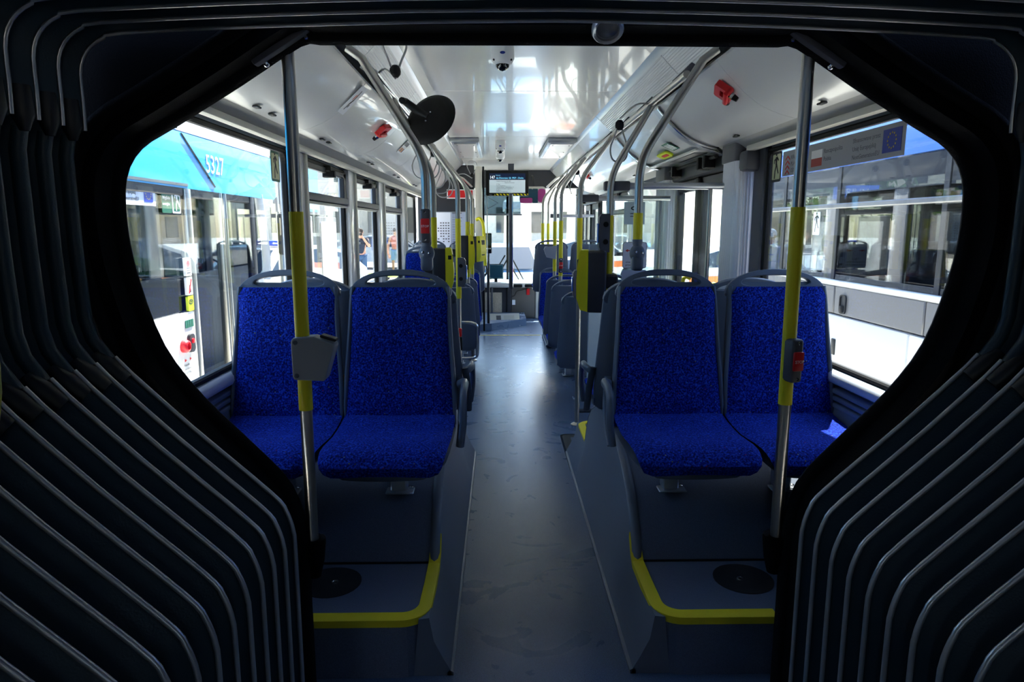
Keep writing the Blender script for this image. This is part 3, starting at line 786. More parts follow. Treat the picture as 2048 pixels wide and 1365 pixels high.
def sleeve(path, parent, r=.0195):
    MB().tube(path, r, 14).build('grip_sleeve', YEL, parent, 60)
def pole(x, y, z0, label, tape, bend=True, clamp=True, zt=1.72, button=None, foot=False, top=(.675, 2.105), group='yellow-sleeved grab poles along the aisle', r=.0175):
    root = thing('grab_pole', (x, y, z0), label, 'pole', group)
    MB().tube(bent(x, y, z0, bend, zt, top), r, 14).build('tube', STEEL, root, 60)
    for a, b in tape: sleeve([(x, y, a), (x, y, b)], root, r + .002)
    if clamp: clamp_ball((x, y, z0), root)
    if foot: MB().lathe((x, y, z0), (0, 0, 1), [(.045, 0), (.045, .006), (.03, .014), (.02, .02)], 18).build('foot_flange', STEEL, root, 50)
    if button:
        o, M = stop_button((x, y - .012, button), 270, root)
        if M: text_part('STOP', .013, M, o, INKW)
    return root
# the two poles on the portal
for s in (-1, 1):
    x = s * .690; y = 1.905
    pr = thing('portal_pole', (x, y, .42), 'steel pole with yellow sleeve and %s on the %s of the portal' % (('grey ticket box', 'left') if s < 0 else ('red stop button', 'right')), 'pole', 'poles standing in the portal')
    MB().tube([(x, y, .50), (x, y, 1.925)], .0175, 16).build('tube', STEEL, pr, 60)
    MB().tube([(x, y, 1.915), (x, y, 1.925), (x, y, 1.935)], [.020, .022, .018], 14).build('collar', CHROME, pr, 60)
    if s < 0: sleeve([(x, y, .935), (x, y, 1.492)], pr)
    else: sleeve([(x, y, .945), (x, y, 1.505)], pr)
    prof = [(.036, .54), (.036, .525), (.030, .47), (.018, .42)]
    MB().lathe((x - s * 0.0, y + .005, 0), (0, 0, 1), prof[::-1], 12).build('boot', FOAM, pr, 50)
    if s < 0:
        # grey ticket punch box
        poly = [(-.018, .00), (.064, -.004), (.070, .005), (.098, .095), (.096, .101), (.040, .122), (-.016, .118), (-.022, .110), (-.022, .01)]
        M = frame((x, y - .012, 1.030), (1, 0, 0), (0, 0, 1), (0, -1, 0))
        o = MB().prism(poly, -.026, .026, M).build('ticket_box', SHELL, pr, 20)
        bv = o.modifiers.new('bevel', 'BEVEL'); bv.width = .006; bv.segments = 2; bv.limit_method = 'ANGLE'; bv.angle_limit = math.radians(30)
        o.data.materials[0] = mat('pale_grey_box', (150, 156, 164), .5)
        MB().rbox((.045, .108, -.018), (.092, .116, .018), .003, 1, M @ Matrix.Rotation(-.30, 4, 'Z') @ Matrix.Translation((-.028, .022, 0))).build('slot_lid', MATTING, o)
        for v in (.012, .106): MB().lathe(M @ Vector((-.010, v, .026)), (0, -1, 0), [(.007, 0), (.006, .003), (.001, .004)], 10).build('screw', SHELL, o)
    else:
        o, M = stop_button((x + .004, y - .014, 1.078), 286, pr, .92)
        text_part('STOP', .0125, M, o, INKW)
PA = pole(-XP, 2.84, 1.372, 'nearest aisle pole on the left with stop button, clamped to a seat handle', [(1.392, 1.51)], button=None)
o, M = stop_button((-XP, 2.828, 1.455), 270, PA, 1.0); text_part('STOP', .013, M, o, INKW)
for ch in PA.children:
    pass
pole(-.472, 3.52, .62, 'second aisle pole on the left carrying the black reader box', [(.98, 1.50)], clamp=False)
pole(XP, 2.84, 1.372, 'nearest aisle pole on the right, clamped to a seat handle', [(1.385, 1.508)])
pole(.452, 3.68, .56, 'aisle pole on the right carrying the large yellow and black validator', [(.98, 1.512)], clamp=False)
pole(XP, 4.90, .0, 'free-standing aisle pole on the right with a foot flange by the centre door', [(.96, 1.515)], clamp=False, foot=True, zt=1.78)
pole(XP, 6.40, .915, 'right aisle pole with stop button clamped to the second grey seat', [(1.0, 1.51)], button=1.10, zt=1.80)
pole(XP, 7.10, .925, 'right aisle pole with pale ticket box clamped to the third grey seat', [(1.0, 1.51)], zt=1.80)
pole(.40, 8.55, .93, 'farthest right aisle pole with a small stop button', [(1.0, 1.50)], button=1.14, zt=1.80)
pole(.52, 9.30, .0, 'thin pole behind the farthest right aisle pole', [(.7, 1.50)], clamp=False, foot=True, zt=1.80)
pole(-.425, 4.85, .0, 'left aisle pole rising from the floor behind the reader box', [(.95, 1.51)], clamp=False, foot=True, zt=1.76)
pole(-.425, 6.28, .915, 'left aisle pole clamped to the nearest grey seat back', [(1.0, 1.50)], zt=1.80)
pole(-.43, 7.40, .0, 'left aisle pole with the farthest yellow validator', [(.95, 1.49)], clamp=False, foot=True, zt=1.80)
# bowed rail close to the left frame edge
br = thing('bowed_rail', (-.72, .70, 0), 'bowed yellow-sleeved rail at the left edge inside the bellows', 'rail')
bp_ = smooth_path([(-.93, .70, .0), (-.93, .70, .6), (-.86, .70, .95), (-.735, .70, 1.14), (-.676, .70, 1.28), (-.70, .70, 1.43), (-.80, .70, 1.62), (-.90, .70, 1.75), (-.93, .70, 1.92)], 5)
MB().tube(bp_, .0175, 10).build('tube', STEEL, br, 60)
MB().tube([q for q in bp_ if 1.0 < q.z < 1.6], .0195, 10).build('grip_sleeve', YEL, br, 60)
# ticket box on the far right pole
tb = thing('ticket_box', (XP - .05, 7.08, 1.13), 'small pale ticket box on a far right pole', 'box')
MB().prism([(-.10, .10), (-.115, .07), (-.085, -.01), (.01, -.03), (.016, .11)], -.03, .03, frame((XP, 7.08, 1.155), (1, 0, 0), (0, 0, 1), (0, -1, 0))).build('housing', mat('pale_box', (150, 156, 166), .5), tb, 30)
MB().rbox((XP - .08, 7.05, 1.256), (XP - .02, 7.11, 1.266), .003, 1).build('slot_lid', MATTING, tb)

# longitudinal hand rails under the ceiling
for s in (-1, 1):
    rl = thing('hand_rail', (s * .66, 6, 2.08), 'long steel hand rail under the ceiling on the %s of the aisle' % ('left' if s < 0 else 'right'), 'rail', 'ceiling hand rails')
    MB().tube([(s * .655, 3.0, 2.085), (s * .655, 8.7, 2.085), (s * .60, 9.0, 2.07), (s * .50, 9.25, 1.98)], .0165, 12).build('tube', CHROME if s < 0 else STEEL, rl, 60)
    for y in (3.2, 4.0, 4.7, 5.4, 6.1, 6.8, 7.5, 8.2):
        MB().tube([(s * .655, y, 2.085), (s * .70, y - .02, 2.13), (s * .735, y - .03, 2.16)], [.020, .018, .022], 8).build('bracket', PANELG, rl, 60)

def validator(c, ang, label, sc=1.0, group='ticket validators on poles'):
    """black box with yellow face; face normal at angle ang (degrees)"""
    a = math.radians(ang); n = Vector((math.cos(a), math.sin(a), 0)); u = Vector((-n.y, n.x, 0))
    root = thing('ticket_validator', c, label, 'validator', group)
    M = frame(c, u, (0, 0, 1), n) @ Matrix.Diagonal((sc, sc, sc, 1))
    MB().rbox((-.085, -.155, -.055), (.085, .165, .045), .014, 3, M).build('case', ANTHR, root, 40)
    MB().prism([(-.055, -.07), (-.055, -.055), (.045, -.055), (.045, -.07)], 0, .1, M).build('back_plate', BLACK, root)
    # yellow face, bulged in profile
    pr = [(.040, -.150), (.078, -.140), (.098, -.08), (.100, .0), (.094, .10), (.084, .158), (.076, .170), (.040, .168)]
    MB().loft([[M @ Vector((q, v, w)) for w, v in pr] for q in (-.085, .085)]).build('yellow_face', YEL, root, 30)
    MB().rbox((-.05, .06, .085), (.05, .12, .0985), .004, 1, M).build('display', BLACK, root)
    MB().rbox((-.0865, .085, .060), (-.083, .115, .085), .002, 1, M).build('reader_slot', BLACK, root)
    MB().rbox((-.06, -.03, -.115), (.06, .04, -.05), .008, 1, M).build('pole_bracket', MATTING, root, 40)
    lb = MB().box((.0, -.13, -.001), (.001, -.06, .001), M)
    MB().box((-.0862, -.095, -.045), (-.0850, -.035, -.015), M).build('sticker', PAPER, root)
    MB().box((-.0862, -.135, -.045), (-.0850, -.112, -.020), M).build('sticker', INKW, root)
    return root
validator((.372, 3.60, 1.165), 172, 'large yellow-faced validator with black case beside the right near seat')
validator((-.432, 3.45, 1.235), 2, 'black card reader with narrow yellow edge beyond the left near seat', .68)
validator((-.455, 6.20, 1.22), 4, 'middle yellow and black validator on the left poles', .95)
validator((-.385, 7.34, 1.215), -20, 'farthest yellow-faced validator on the left poles', .85)
# grey control boxes on poles
for c, lb in (((-.425, 4.80, 1.14), 'tall grey control box on the left pole behind the black reader'), ((.440, 4.86, 1.05), 'slim grey intercom on the free-standing right pole'), ((.44, 3.63, 1.42), 'grey intercom box above the large yellow validator')):
    b = thing('intercom_box', c, lb, 'intercom', 'grey boxes on poles')
    s = 1 if c[0] > 0 else -1
    MB().prism([(-.022, -.10), (.022, -.10), (.022, .10), (-.022, .10), (-.034, .08), (-.034, -.07)], -.03, .03, frame((c[0] - s * .02, c[1], c[2]), (s, 0, 0), (0, 0, 1), (0, -1, 0))).build('housing', PANELG, b, 30)
    for dz in (-.045, .045): MB().lathe((c[0] - s * .02, c[1] - .031, c[2] + dz), (0, -1, 0), [(.014, 0), (.013, .004), (.004, .005)], 12).build('call_button', BLACK, b, 40)
    MB().rbox((c[0] - s * .058 - .004, c[1] - .02, c[2] - .05), (c[0] - s * .058 + .004, c[1] + .02, c[2] + .05), .003, 1).build('speaker_face', BLUER, b)

# door-side screens on the right: rail, glass and lower panel
def screen(y, zb, label, lower, x0=.455, x1=1.07):
    r = thing('draught_screen', ((x0 + x1) / 2, y, 0), label, 'screen', 'glass screens by the centre door')
    MB().tube([(x0, y, zb), (x1 + .02, y, zb)], .019, 12).build('top_rail', ALU, r, 60)
    MB().rbox((x0 - .02, y - .026, zb - .026), (x0 + .12, y + .026, zb + .026), .008, 2).build('rail_clamp', PANELG, r, 40)
    if lower:
        MB().rbox((x0 + .06, y - .008, .14), (x1, y + .008, 1.02), .004, 1).build('lower_panel', FROST, r)
        MB().tube([(x0, y, .085), (x0 + .15, y, .085)], .016, 10).build('foot_joint', PANELG, r, 60)
        MB().tube([(x0 + .15, y, .085), (x1, y, .085)], .016, 10).build('foot_rail', CHROME, r, 60)
        MB().box((x0 + .06, y - .004, 1.03), (x1, y + .004, zb - .02)).build('pane', GLASS, r)
    else:
        MB().box((x0 + .06, y - .004, .62), (x1, y + .004, zb - .02)).build('pane', GLASS, r)
    MB().tube([(x1 - .05, y, .0), (x1 - .05, y, zb)], .012, 8).build('post', STEEL, r, 60)
    return r
screen(3.80, 1.672, 'clear glass screen with steel top rail before the centre door', False)
screen(4.98, 1.655, 'draught screen with pale lower panel after the centre door', True)
screen(9.2, 1.60, 'small glass screen by the front door', True, .56, 1.1)
# left steel hoop beside the nearest grey seat back
hp = thing('steel_hoop', (-.52, 6.0, .3), 'bent steel hoop rail at the left wheelchair bay', 'rail')
MB().tube(smooth_path([(-.62, 5.95, .62), (-.42, 5.95, .625), (-.345, 5.95, .60), (-.335, 5.95, .55), (-.335, 5.95, .36), (-.355, 5.95, .315), (-.42, 5.95, .305), (-.62, 5.95, .305)], 4), .016, 10).build('hoop', CHROME, hp, 60)
MB().tube([(-.62, 5.97, 0), (-.62, 5.97, .95)], .016, 10).build('post', CHROME, hp, 60)
bc = thing('belt_buckle', (-.42, 4.82, .58), 'red and black belt buckle hanging at the left wheelchair bay', 'buckle')
MB().rbox((-.445, 4.805, .68), (-.405, 4.833, .74), .006, 2).build('buckle_button', RED, bc, 40)
MB().rbox((-.448, 4.800, .58), (-.402, 4.838, .68), .01, 2).build('buckle_body', BLACK, bc, 40)

# ------------------------------------------------------------------ front end: windscreen, cab, screen
WF = MB()
WF.box((-1.27, 11.62, -.36), (1.27, 11.72, .48)); WF.box((-1.27, 11.62, 2.12), (1.27, 11.72, 2.42))
for s in (-1, 1): WF.box((min(s * 1.15, s * 1.27), 11.5, .48), (max(s * 1.15, s * 1.27), 11.72, 2.12))
WF = struct(WF.build('wall_front', ANTHR), 'front end of the bus around the windscreen')
ws = struct(MB().rbox((-.02, 11.64, .48), (.02, 11.70, 2.12), .008, 1).build('window_windscreen', BLACK), 'wide bright windscreen at the front of the bus')
for s in (-1, 1): MB().box((min(s * .02, s * 1.15), 11.66, .48), (max(s * .02, s * 1.15), 11.67, 2.12)).build('pane', GLASS, ws)
for a, b in (((-.30, 11.75, .55), (-.04, 11.75, .98)), ((-.20, 11.75, .55), (.0, 11.75, .92)), ((.05, 11.75, .98), (.28, 11.75, .55)), ((.02, 11.75, .86), (.22, 11.75, .52))):
    MB().tube([a, b], .012, 6).build('wiper', BLACK, ws)
# header across the front of the saloon ceiling
hd = struct(MB().rbox((-1.22, 10.30, 2.02), (1.22, 10.42, 2.36), .01, 1).build('trim_1', ANTHR), 'dark header panel over the driver area')
# driver side window
window(-1, 9.75, 11.4, False)
window(1, 10.80, 11.45, False)
# cab partition with timetable
cp = thing('cab_partition', (-.85, 9.28, 0), 'dark partition behind the driver seat at the left front', 'partition')
MB().rbox((-1.22, 9.26, .0), (-.47, 9.32, 2.26), .01, 1).build('panel', ANTHR, cp)
MB().rbox((-.455, 9.20, .9), (-.365, 9.30, 2.24), .015, 2).build('post', TRIMW, cp, 40)
MB().rbox((-.360, 9.22, .05), (-.335, 9.28, 2.24), .006, 1).build('door_edge', BLACK, cp)
MB().tube([(-.30, 9.30, .9), (-.30, 9.30, 2.2)], .006, 8).build('glass_clip', CHROME, cp)
MB().box((-.335, 9.25, .72), (.02, 9.258, 2.0)).build('cab_glass', GLASS, cp)
MB().rbox((-.01, 9.22, .62), (.045, 9.28, 1.90), .012, 2).build('glass_post', PANELG, cp, 40)
MB().tube([(.038, 9.21, .66), (.038, 9.21, 1.88)], .008, 8).build('post_bead', CHROME, cp)
tt = thing('timetable', (-.78, 9.25, 1.12), 'white printed timetable sheet on the dark cab partition', 'poster')
MB().box((-.985, 9.248, 1.12), (-.57, 9.258, 1.655)).build('frame', ALU, tt)
MB().box((-.975, 9.245, 1.13), (-.785, 9.249, 1.645)).build('left_sheet', PAPER, tt)
MB().box((-.775, 9.245, 1.13), (-.58, 9.249, 1.645)).build('right_sheet', PAPERB, tt)
for i in range(22):
    z = 1.62 - i * .022; w = random.uniform(.08, .16)
    MB().box((-.765, 9.243, z - .004), (-.765 + w, 9.2445, z + .003)).build('print_line', INKG, tt)
for i in range(8):
    for j in range(5):
        if random.random() < .75:
            MB().box((-.96 + j * .034, 9.243, 1.50 - i * .035), (-.96 + j * .034 + .020, 9.2445, 1.515 - i * .035)).build('print_block', INKG, tt)
MB().box((-.765, 9.243, 1.632), (-.64, 9.2445, 1.642)).build('heading', INKB, tt)
rs = thing('red_sign', (-.64, 9.23, 1.83), 'long red warning sign in a white frame above the timetable', 'sign')
MB().box((-.83, 9.235, 1.825), (-.445, 9.25, 1.945)).build('frame', INKW, rs)
MB().box((-.815, 9.230, 1.838), (-.49, 9.236, 1.932)).build('red_face', RED, rs)
# yellow bent grip at the cab post
yh = thing('cab_grip', (-.34, 9.1, 1.0), 'bent yellow grip rail at the cab post', 'rail')
MB().tube(smooth_path([(-.44, 9.14, 1.545), (-.40, 9.12, 1.565), (-.365, 9.10, 1.53), (-.345, 9.10, 1.44), (-.335, 9.10, 1.25), (-.325, 9.10, .95)], 4), .021, 10).build('grip', YEL, yh, 60)
# passenger information screen
sc = thing('info_screen', (-.03, 9.28, 1.86), 'black passenger screen reading 147 hung from the ceiling at the front', 'screen')
MB().rbox((-.315, 9.26, 1.862), (.255, 9.34, 2.192), .012, 2).build('bezel', BLACK, sc, 40)
MB().rbox((-.02, 9.28, 2.18), (-.0 + .06, 9.32, 2.30), .006, 1).build('mount', PANELG, sc)
MB().box((-.268, 9.256, 1.902), (.208, 9.262, 2.070)).build('list_area', SCREEN, sc)
MB().box((-.268, 9.256, 2.070), (.208, 9.262, 2.155)).build('title_area', SCREENT, sc)
MB().box((-.20, 9.2575, 1.867), (.245, 9.2600, 1.890)).build('hazard_strip', HAZ, sc)
MB().box((-.272, 9.2575, 1.870), (-.235, 9.2600, 1.882)).build('maker_mark', INKG, sc)
def st(t, x, z, size, m, sx=1.0): text_part(t, size, frame((x, 9.2545, z), (1, 0, 0), (0, 0, 1), (0, -1, 0)), sc, m, sx=sx)
st('147', -.262, 2.083, .056, SCRW, .82)
st('via Dworzec Gł. PKP - Dolin', -.180, 2.083, .034, SCRC, .92)
st('kierunek', -.182, 2.125, .017, SCRC)
for i, t in enumerate(('Gdynia Dworzec Gł. PKP', '                     Gdynia Dworzec', '3 Maja', 'Armii Krajowej', 'Urząd Miasta - Władysława IV', 'Węzeł Franciszki Cegielskiej', 'Redłowo', 'Wzgórze Centrum')):
    st(t, -.175, 2.047 - i * .0195, .018, INKB, 1.05)
# interior mirror with its magenta and teal reflections painted on as flat patches
mr = thing('interior_mirror', (.42, 9.6, 1.78), 'wide interior mirror with painted magenta and teal reflection right of the screen', 'mirror')
M = frame((.345, 9.70, 1.895), (1, 0, 0), (0, 0, 1), (0, -1, 0))
MB().prism(rrect(-.20, -.115, .17, .115, .05), -.02, .0, M).build('back', TRIMW, mr, 40)
MB().tube([(.345, 9.72, 1.95), (.345, 9.9, 2.15), (.345, 10.302, 2.2)], .012, 8).build('arm', BLACK, mr, 60)
MB().prism(rrect(-.195, -.11, -.02, .085, .02), 0, .004, M).build('teal_reflection', TEAL, mr)
MB().prism(rrect(-.02, -.11, .055, .085, .01), 0, .004, M).build('dark_reflection', TEAL, mr)
MB().prism(rrect(.055, -.10, .16, .085, .04), 0, .005, M).build('magenta_reflection_half', MAGENTA, mr)
MB().prism(rrect(-.19, -.11, -.02, -.04, .02), 0.004, .006, M).build('magenta_reflection_strip', MAGENTA, mr)
# sun blind in the windscreen
sb = thing('sun_blind', (-.1, 11.45, 1.7), 'grey translucent roller blind in the windscreen top', 'blind')
bl = glass('blind_film', (150, 164, 172), .6)
MB().box((-.42, 11.585, 1.66), (.22, 11.595, 2.14)).build('film', bl, sb)
MB().rbox((-.42, 11.57, 1.645), (.24, 11.61, 1.675), .005, 1).build('hem_bar', PANELG, sb)
MB().tube([(-.40, 11.56, 1.98), (-.16, 11.56, 1.85), (-.36, 11.56, 1.74)], .008, 6).build('scissor_arm', PANELG, sb)
MB().rbox((-.22, 11.54, 2.05), (-.02, 11.622, 2.14), .02, 2).build('motor', BLACK, sb, 40)
# dashboard and cab door
db = thing('dashboard', (0, 11.1, 0), 'grey dashboard ledge and cab front under the windscreen', 'dashboard')
MB().rbox((-1.14, 10.85, .50), (.50, 11.49, .585), .03, 3).build('ledge', BAND, db, 40)
MB().rbox((.05, 10.92, .0), (.44, 11.0, .50), .015, 2).build('front_panel', mat('taupe_panel', (96, 92, 86), .55), db, 40)
MB().rbox((.44, 10.9, .0), (.62, 11.05, .52), .02, 2).build('door_post', TRIMW, db, 40)
MB().rbox((-.02, 10.90, .02), (.05, 10.98, .55), .01, 1).build('corner_post', ANTHR, db, 40)
MB().rbox((-.45, 10.92, .03), (-.02, 10.97, .52), .01, 1).build('cab_door', ANTHR, db, 40)
MB().box((-.38, 10.912, .07), (-.10, 10.921, .42)).build('beige_panel', mat('beige_board', (186, 174, 152), .8, noise=(60, (170, 158, 138), .4, .6)), db)
MB().rbox((-.275, 10.86, .0), (-.245, 10.90, .52), .006, 1).build('door_bar', PANELG, db)
for x in (.08, .26): MB().rbox((x, 10.84, .505), (x + .15, 10.90, .56), .02, 2).build('black_knob', BLACK, db, 40)
MB().box((.065, 10.915, .22), (.115, 10.921, .30)).build('white_label', INKW, db)
MB().box((.295, 10.912, .38), (.345, 10.919, .48)).build('red_label', RED, db)
MB().tube(smooth_path([(.06, 10.91, .36), (.10, 10.91, .37), (.14, 10.91, .44), (.22, 10.91, .46), (.32, 10.91, .485)], 4), .004, 6).build('cable', BLACK, db)
# slanted heater plate at the cab foot
hp2 = thing('heater_plate', (.0, 9.95, 0), 'slanted pale metal heater plate at the foot of the cab', 'plate')
M = Matrix.Translation((-.05, 9.98, .005)) @ Matrix.Rotation(math.radians(9), 4, 'Z') @ Matrix.Rotation(math.radians(62), 4, 'X')
MB().box((-.24, .0, 0), (.22, .20, .012), M).build('plate', ALU, hp2)
MB().box((-.13, .03, .012), (-.06, .17, .014), M).build('dark_grille', PANELG, hp2)
MB().box((-.02, .03, .012), (.14, .17, .014), M).build('pale_grille', BAND, hp2)
st2 = struct(MB().prism([(-.62, 9.42), (-.25, 9.62), (.26, 10.1), (.26, 10.9), (-1.2, 10.9), (-1.2, 9.42)], .0, .10, Matrix.Identity(4)).build('floor_cab_step', FLOOR), 'raised cab floor step')
# driver's devices
dm = thing('dash_monitor', (-.2, 10.95, .58), 'small dark monitor standing on the dashboard', 'monitor')
MB().rbox((-.31, 10.96, .64), (-.08, 10.99, .86), .01, 1, Matrix.Translation((0, 0, 0))).build('display', SCREENT if False else TEAL, dm, 40)
MB().rbox((-.315, 10.985, .63), (-.075, 11.0, .87), .01, 1).build('case', BLACK, dm, 40)
MB().rbox((-.22, 10.97, .585), (-.17, 11.03, .66), .005, 1).build('stand', BLACK, dm)
tm = thing('ticket_machine', (-.33, 9.9, .9), 'black ticket machine with dark touch screen beside the cab', 'machine')
MB().rbox((-.345, 9.60, 1.09), (-.245, 9.66, 1.37), .01, 2).build('case', BLACK, tm, 40)
MB().box((-.335, 9.594, 1.20), (-.255, 9.601, 1.35)).build('screen', TEAL, tm)
for k in range(3): MB().box((-.33 + k * .027, 9.594, 1.15), (-.312 + k * .027, 9.600, 1.165)).build('key', INKW, tm)
MB().tube([(-.295, 9.65, .10), (-.295, 9.65, 1.10)], .02, 8).build('stand', ANTHR, tm, 60)
wh = thing('steering_wheel', (-.62, 10.75, .75), 'black steering wheel behind the cab glass', 'steering wheel')
cw = Vector((-.55, 10.62, .80)); aw = Vector((0, -.75, .66)).normalized(); uw = aw.orthogonal().normalized(); vw = aw.cross(uw)
MB().tube([cw + (uw * math.cos(2 * PI * k / 28) + vw * math.sin(2 * PI * k / 28)) * .22 for k in range(28)], .016, 8, loop=True).build('rim', BLACK, wh, 60)
MB().tube([cw - uw * .21, cw - aw * .03, cw + uw * .21], .018, 6).build('spoke', BLACK, wh, 60)
MB().tube([cw - aw * .02, cw - aw * .30], .035, 8).build('column', ANTHR, wh, 60)

# ------------------------------------------------------------------ ceiling fittings
def dome(c, r, label):
    x, y, z = c
    d = thing('dome_camera', (x, y, z), label, 'camera', 'dome cameras on the ceiling')
    MB().lathe((x, y, z), (0, 0, -1), [(r * 1.0, 0), (r * 1.0, r * .85), (r * 1.02, r * .9), (r * 1.02, r * 1.35), (r * .80, r * 1.75), (r * .62, r * 1.85)], 28).build('housing', WHITE, d, 35)
    MB().lathe((x, y, z - r * 1.75), (0, 0, -1), [(r * .62, 0), (r * .56, r * .30), (r * .38, r * .52), (.002, r * .62)], 20).build('dark_dome', mat('dome_black_%d' % int(y * 10), (14, 14, 18), .08, coat=1), d, 60)
    if r > .05:
        M = frame((x, y - r * 1.02, z - r * 1.08), (1, 0, 0), (0, 0, 1), (0, -1, 0))
        MB().prism([(.012 * math.cos(a * PI / 8), .006 * math.sin(a * PI / 8)) for a in range(16)], 0, .002, M).build('badge', EUBLUE, d)
        for q in (-1, 1): MB().ball((x + q * r * .74, y - r * .55, z - r * 1.55), .005, 8, 6).build('screw', ANTHR, d)
    return d
dome((-.119, 3.28, 2.28), .053, 'near white dome camera on the ceiling')
dome((-.125, 6.85, 2.28), .052, 'middle white dome camera on the ceiling')
dome((-.125, 7.75, 2.28), .050, 'farthest white dome camera on the ceiling')
for s in (-1, 1):
    v = thing('ceiling_vent', (s * .45, 7.4, 2.25), 'framed ceiling speaker panel with screws on the %s' % ('left' if s < 0 else 'right'), 'vent', 'ceiling side panels')
    xa, xb = sorted((s * .32, s * .60))
    MB().rbox((xa, 6.62, 2.235), (xb, 8.1, 2.281), .015, 2).build('frame', ALU, v, 40)
    MB().box((xa + .035, 6.70, 2.229), (xb - .035, 8.0, 2.236)).build('face', COVE, v)
    for px in (xa + .06, xb - .06):
        for py in (6.8, 7.4, 7.9): MB().lathe((px, py, 2.229), (0, 0, -1), [(.008, 0), (.006, .003), (.001, .004)], 8).build('screw', ANTHR, v)
# red hammer holders on the coves
def hammer(s, y, label, rot=0):
    c = Vector((s * .848, y, covez(.848))); u = Vector((0, -1, 0)); n = Vector((-s * .62, 0, -.78)).normalized(); v = n.cross(u) * (1 if s > 0 else -1)
    h = thing('hammer_holder', c, label, 'hammer', 'red emergency hammers on the coves')
    M = frame(c + n * .004, u, v, n) @ Matrix.Rotation(math.radians(rot), 4, 'Z')
    MB().ringplate(rrect(-.055, -.035, .055, .045, .012), rrect(-.025, -.012, .030, .016, .006), 0, .028, M).build('holder', RED, h, 40)
    MB().rbox((-.055, -.030, .0), (.055, -.008, .042), .006, 2, M).build('clip', RED, h, 40)
    MB().lathe(M @ Vector((-.085, -.022, .02)), M.to_3x3() @ Vector((1, 0, 0)), [(.004, 0), (.012, .012), (.012, .05), (.009, .06)], 12).build('hammer_head', BLACK, h, 40)
    MB().lathe(M @ Vector((.030, -.070, .02)), M.to_3x3() @ Vector((0, 1, 0)), [(.010, 0), (.013, .02), (.011, .05)], 12).build('hammer_handle', BLACK, h, 40)
    MB().lathe(M @ Vector((.030, -.048, .02)), M.to_3x3() @ Vector((0, 1, 0)), [(.0145, 0), (.0145, .012)], 12).build('steel_band', CHROME, h)
    return h
hammer(1, 3.06, 'red emergency hammer on the right cove', 20)
hammer(-1, 4.28, 'red emergency hammer on the left cove below the round mirror', -15)
hammer(1, 7.8, 'small red emergency hammer far along the right cove', 10)
# stickers on the left cove
def cove_sticker(s, y, xm, w, h, label, fill):
    zz = covez(xm)
    n = Vector((-s * .68, 0, -.73)).normalized(); u = Vector((0, 1, 0)) if s < 0 else Vector((0, -1, 0)); v = Vector((n.y * u.z - n.z * u.y, n.z * u.x - n.x * u.z, n.x * u.y - n.y * u.x))
    c = Vector((s * xm, y, zz)) + n * .006
    o = thing('cove_sticker', c, label, 'sticker')
    return o, frame(c, u, v, n)
o, M = cove_sticker(-1, 3.40, .835, .1, .2, 'narrow white sticker with black and red rail logo on the left cove', None)
M = M @ Matrix.Rotation(0, 4, 'Z')
MB().prism(rrect(-.055, -.085, .055, .085, .008), 0, .0015, M).build('backing', PAPER, o)
MB().prism([(-.012, -.06), (-.006, -.06), (-.002, -.03), (.012, .0), (.004, .062), (-.002, .062), (.003, .01), (-.010, -.02)], .0015, .0025, M).build('black_mark', INKB, o)
MB().prism([(-.020, .0), (-.010, .01), (-.008, .035), (-.016, .03)], .0015, .0025, M).build('red_mark', INKR, o)
MB().prism([(.006, -.045), (.014, -.04), (.014, -.025), (.006, -.03)], .0015, .0025, M).build('black_mark', INKB, o)
o, M = cove_sticker(-1, 5.25, .845, .1, .2, 'small pictogram sticker on the left cove behind the round mirror', None)
MB().prism(rrect(-.09, -.06, .09, .06, .006), 0, .0015, M).build('backing', PAPER, o)
for k in range(4):
    MB().box((-.078 + k * .038, -.045, .0015), (-.055 + k * .038, -.01, .0025), M).build('pictogram', INKG if k % 2 else ORANGE, o)
    MB().box((-.078 + k * .038, .012, .0015), (-.055 + k * .038, .045, .0025), M).build('pictogram', INKB if k % 2 else INKG, o)
# header stickers at the centre door
def header_sticker(x, y, w, h, label):
    c = Vector((x, y, 1.952 if x < 1 else 1.925)); n = Vector((-.36, 0, -.93)).normalized(); u = Vector((0, -1, 0)); v = n.cross(u)
    zz = 1.965 + (x - .935) * -.45
    c = Vector((x, y, zz)) + n * .010
    return thing('header_sticker', c, label, 'sticker'), frame(c, u, v, n)
o, M = header_sticker(.945, 4.42, .1, .1, 'green safety sticker with white figures on the door header')
MB().box((-.075, -.045, 0), (.075, .045, .002), M).build('green_field', GREEN, o)
for k in (-.04, 0, .04): MB().prism([(k - .012, -.035), (k + .004, -.035), (k + .012, .0), (k + .004, .035), (k - .008, .03)], .002, .003, M).build('white_figure', INKW, o)
o, M = header_sticker(.985, 4.72, .1, .1, 'yellow oblong release handle cover on the door header')
MB().prism(rrect(-.14, -.03, .14, .03, .028), 0, .010, M).build('yellow_plate', LIME, o, 40)
MB().prism(rrect(-.05, -.012, .10, .012, .01), .010, .012, M).build('red_lettering', INKR, o)
o, M = header_sticker(.90, 4.95, .1, .1, 'small white lettered label on the door header')
MB().box((-.06, -.03, 0), (.06, .03, .002), M).build('backing', PAPER, o)
for k in (-.03, .0, .03): MB().box((k - .010, -.012, .002), (k + .008, .012, .003), M).build('print_block', EUBLUE, o)

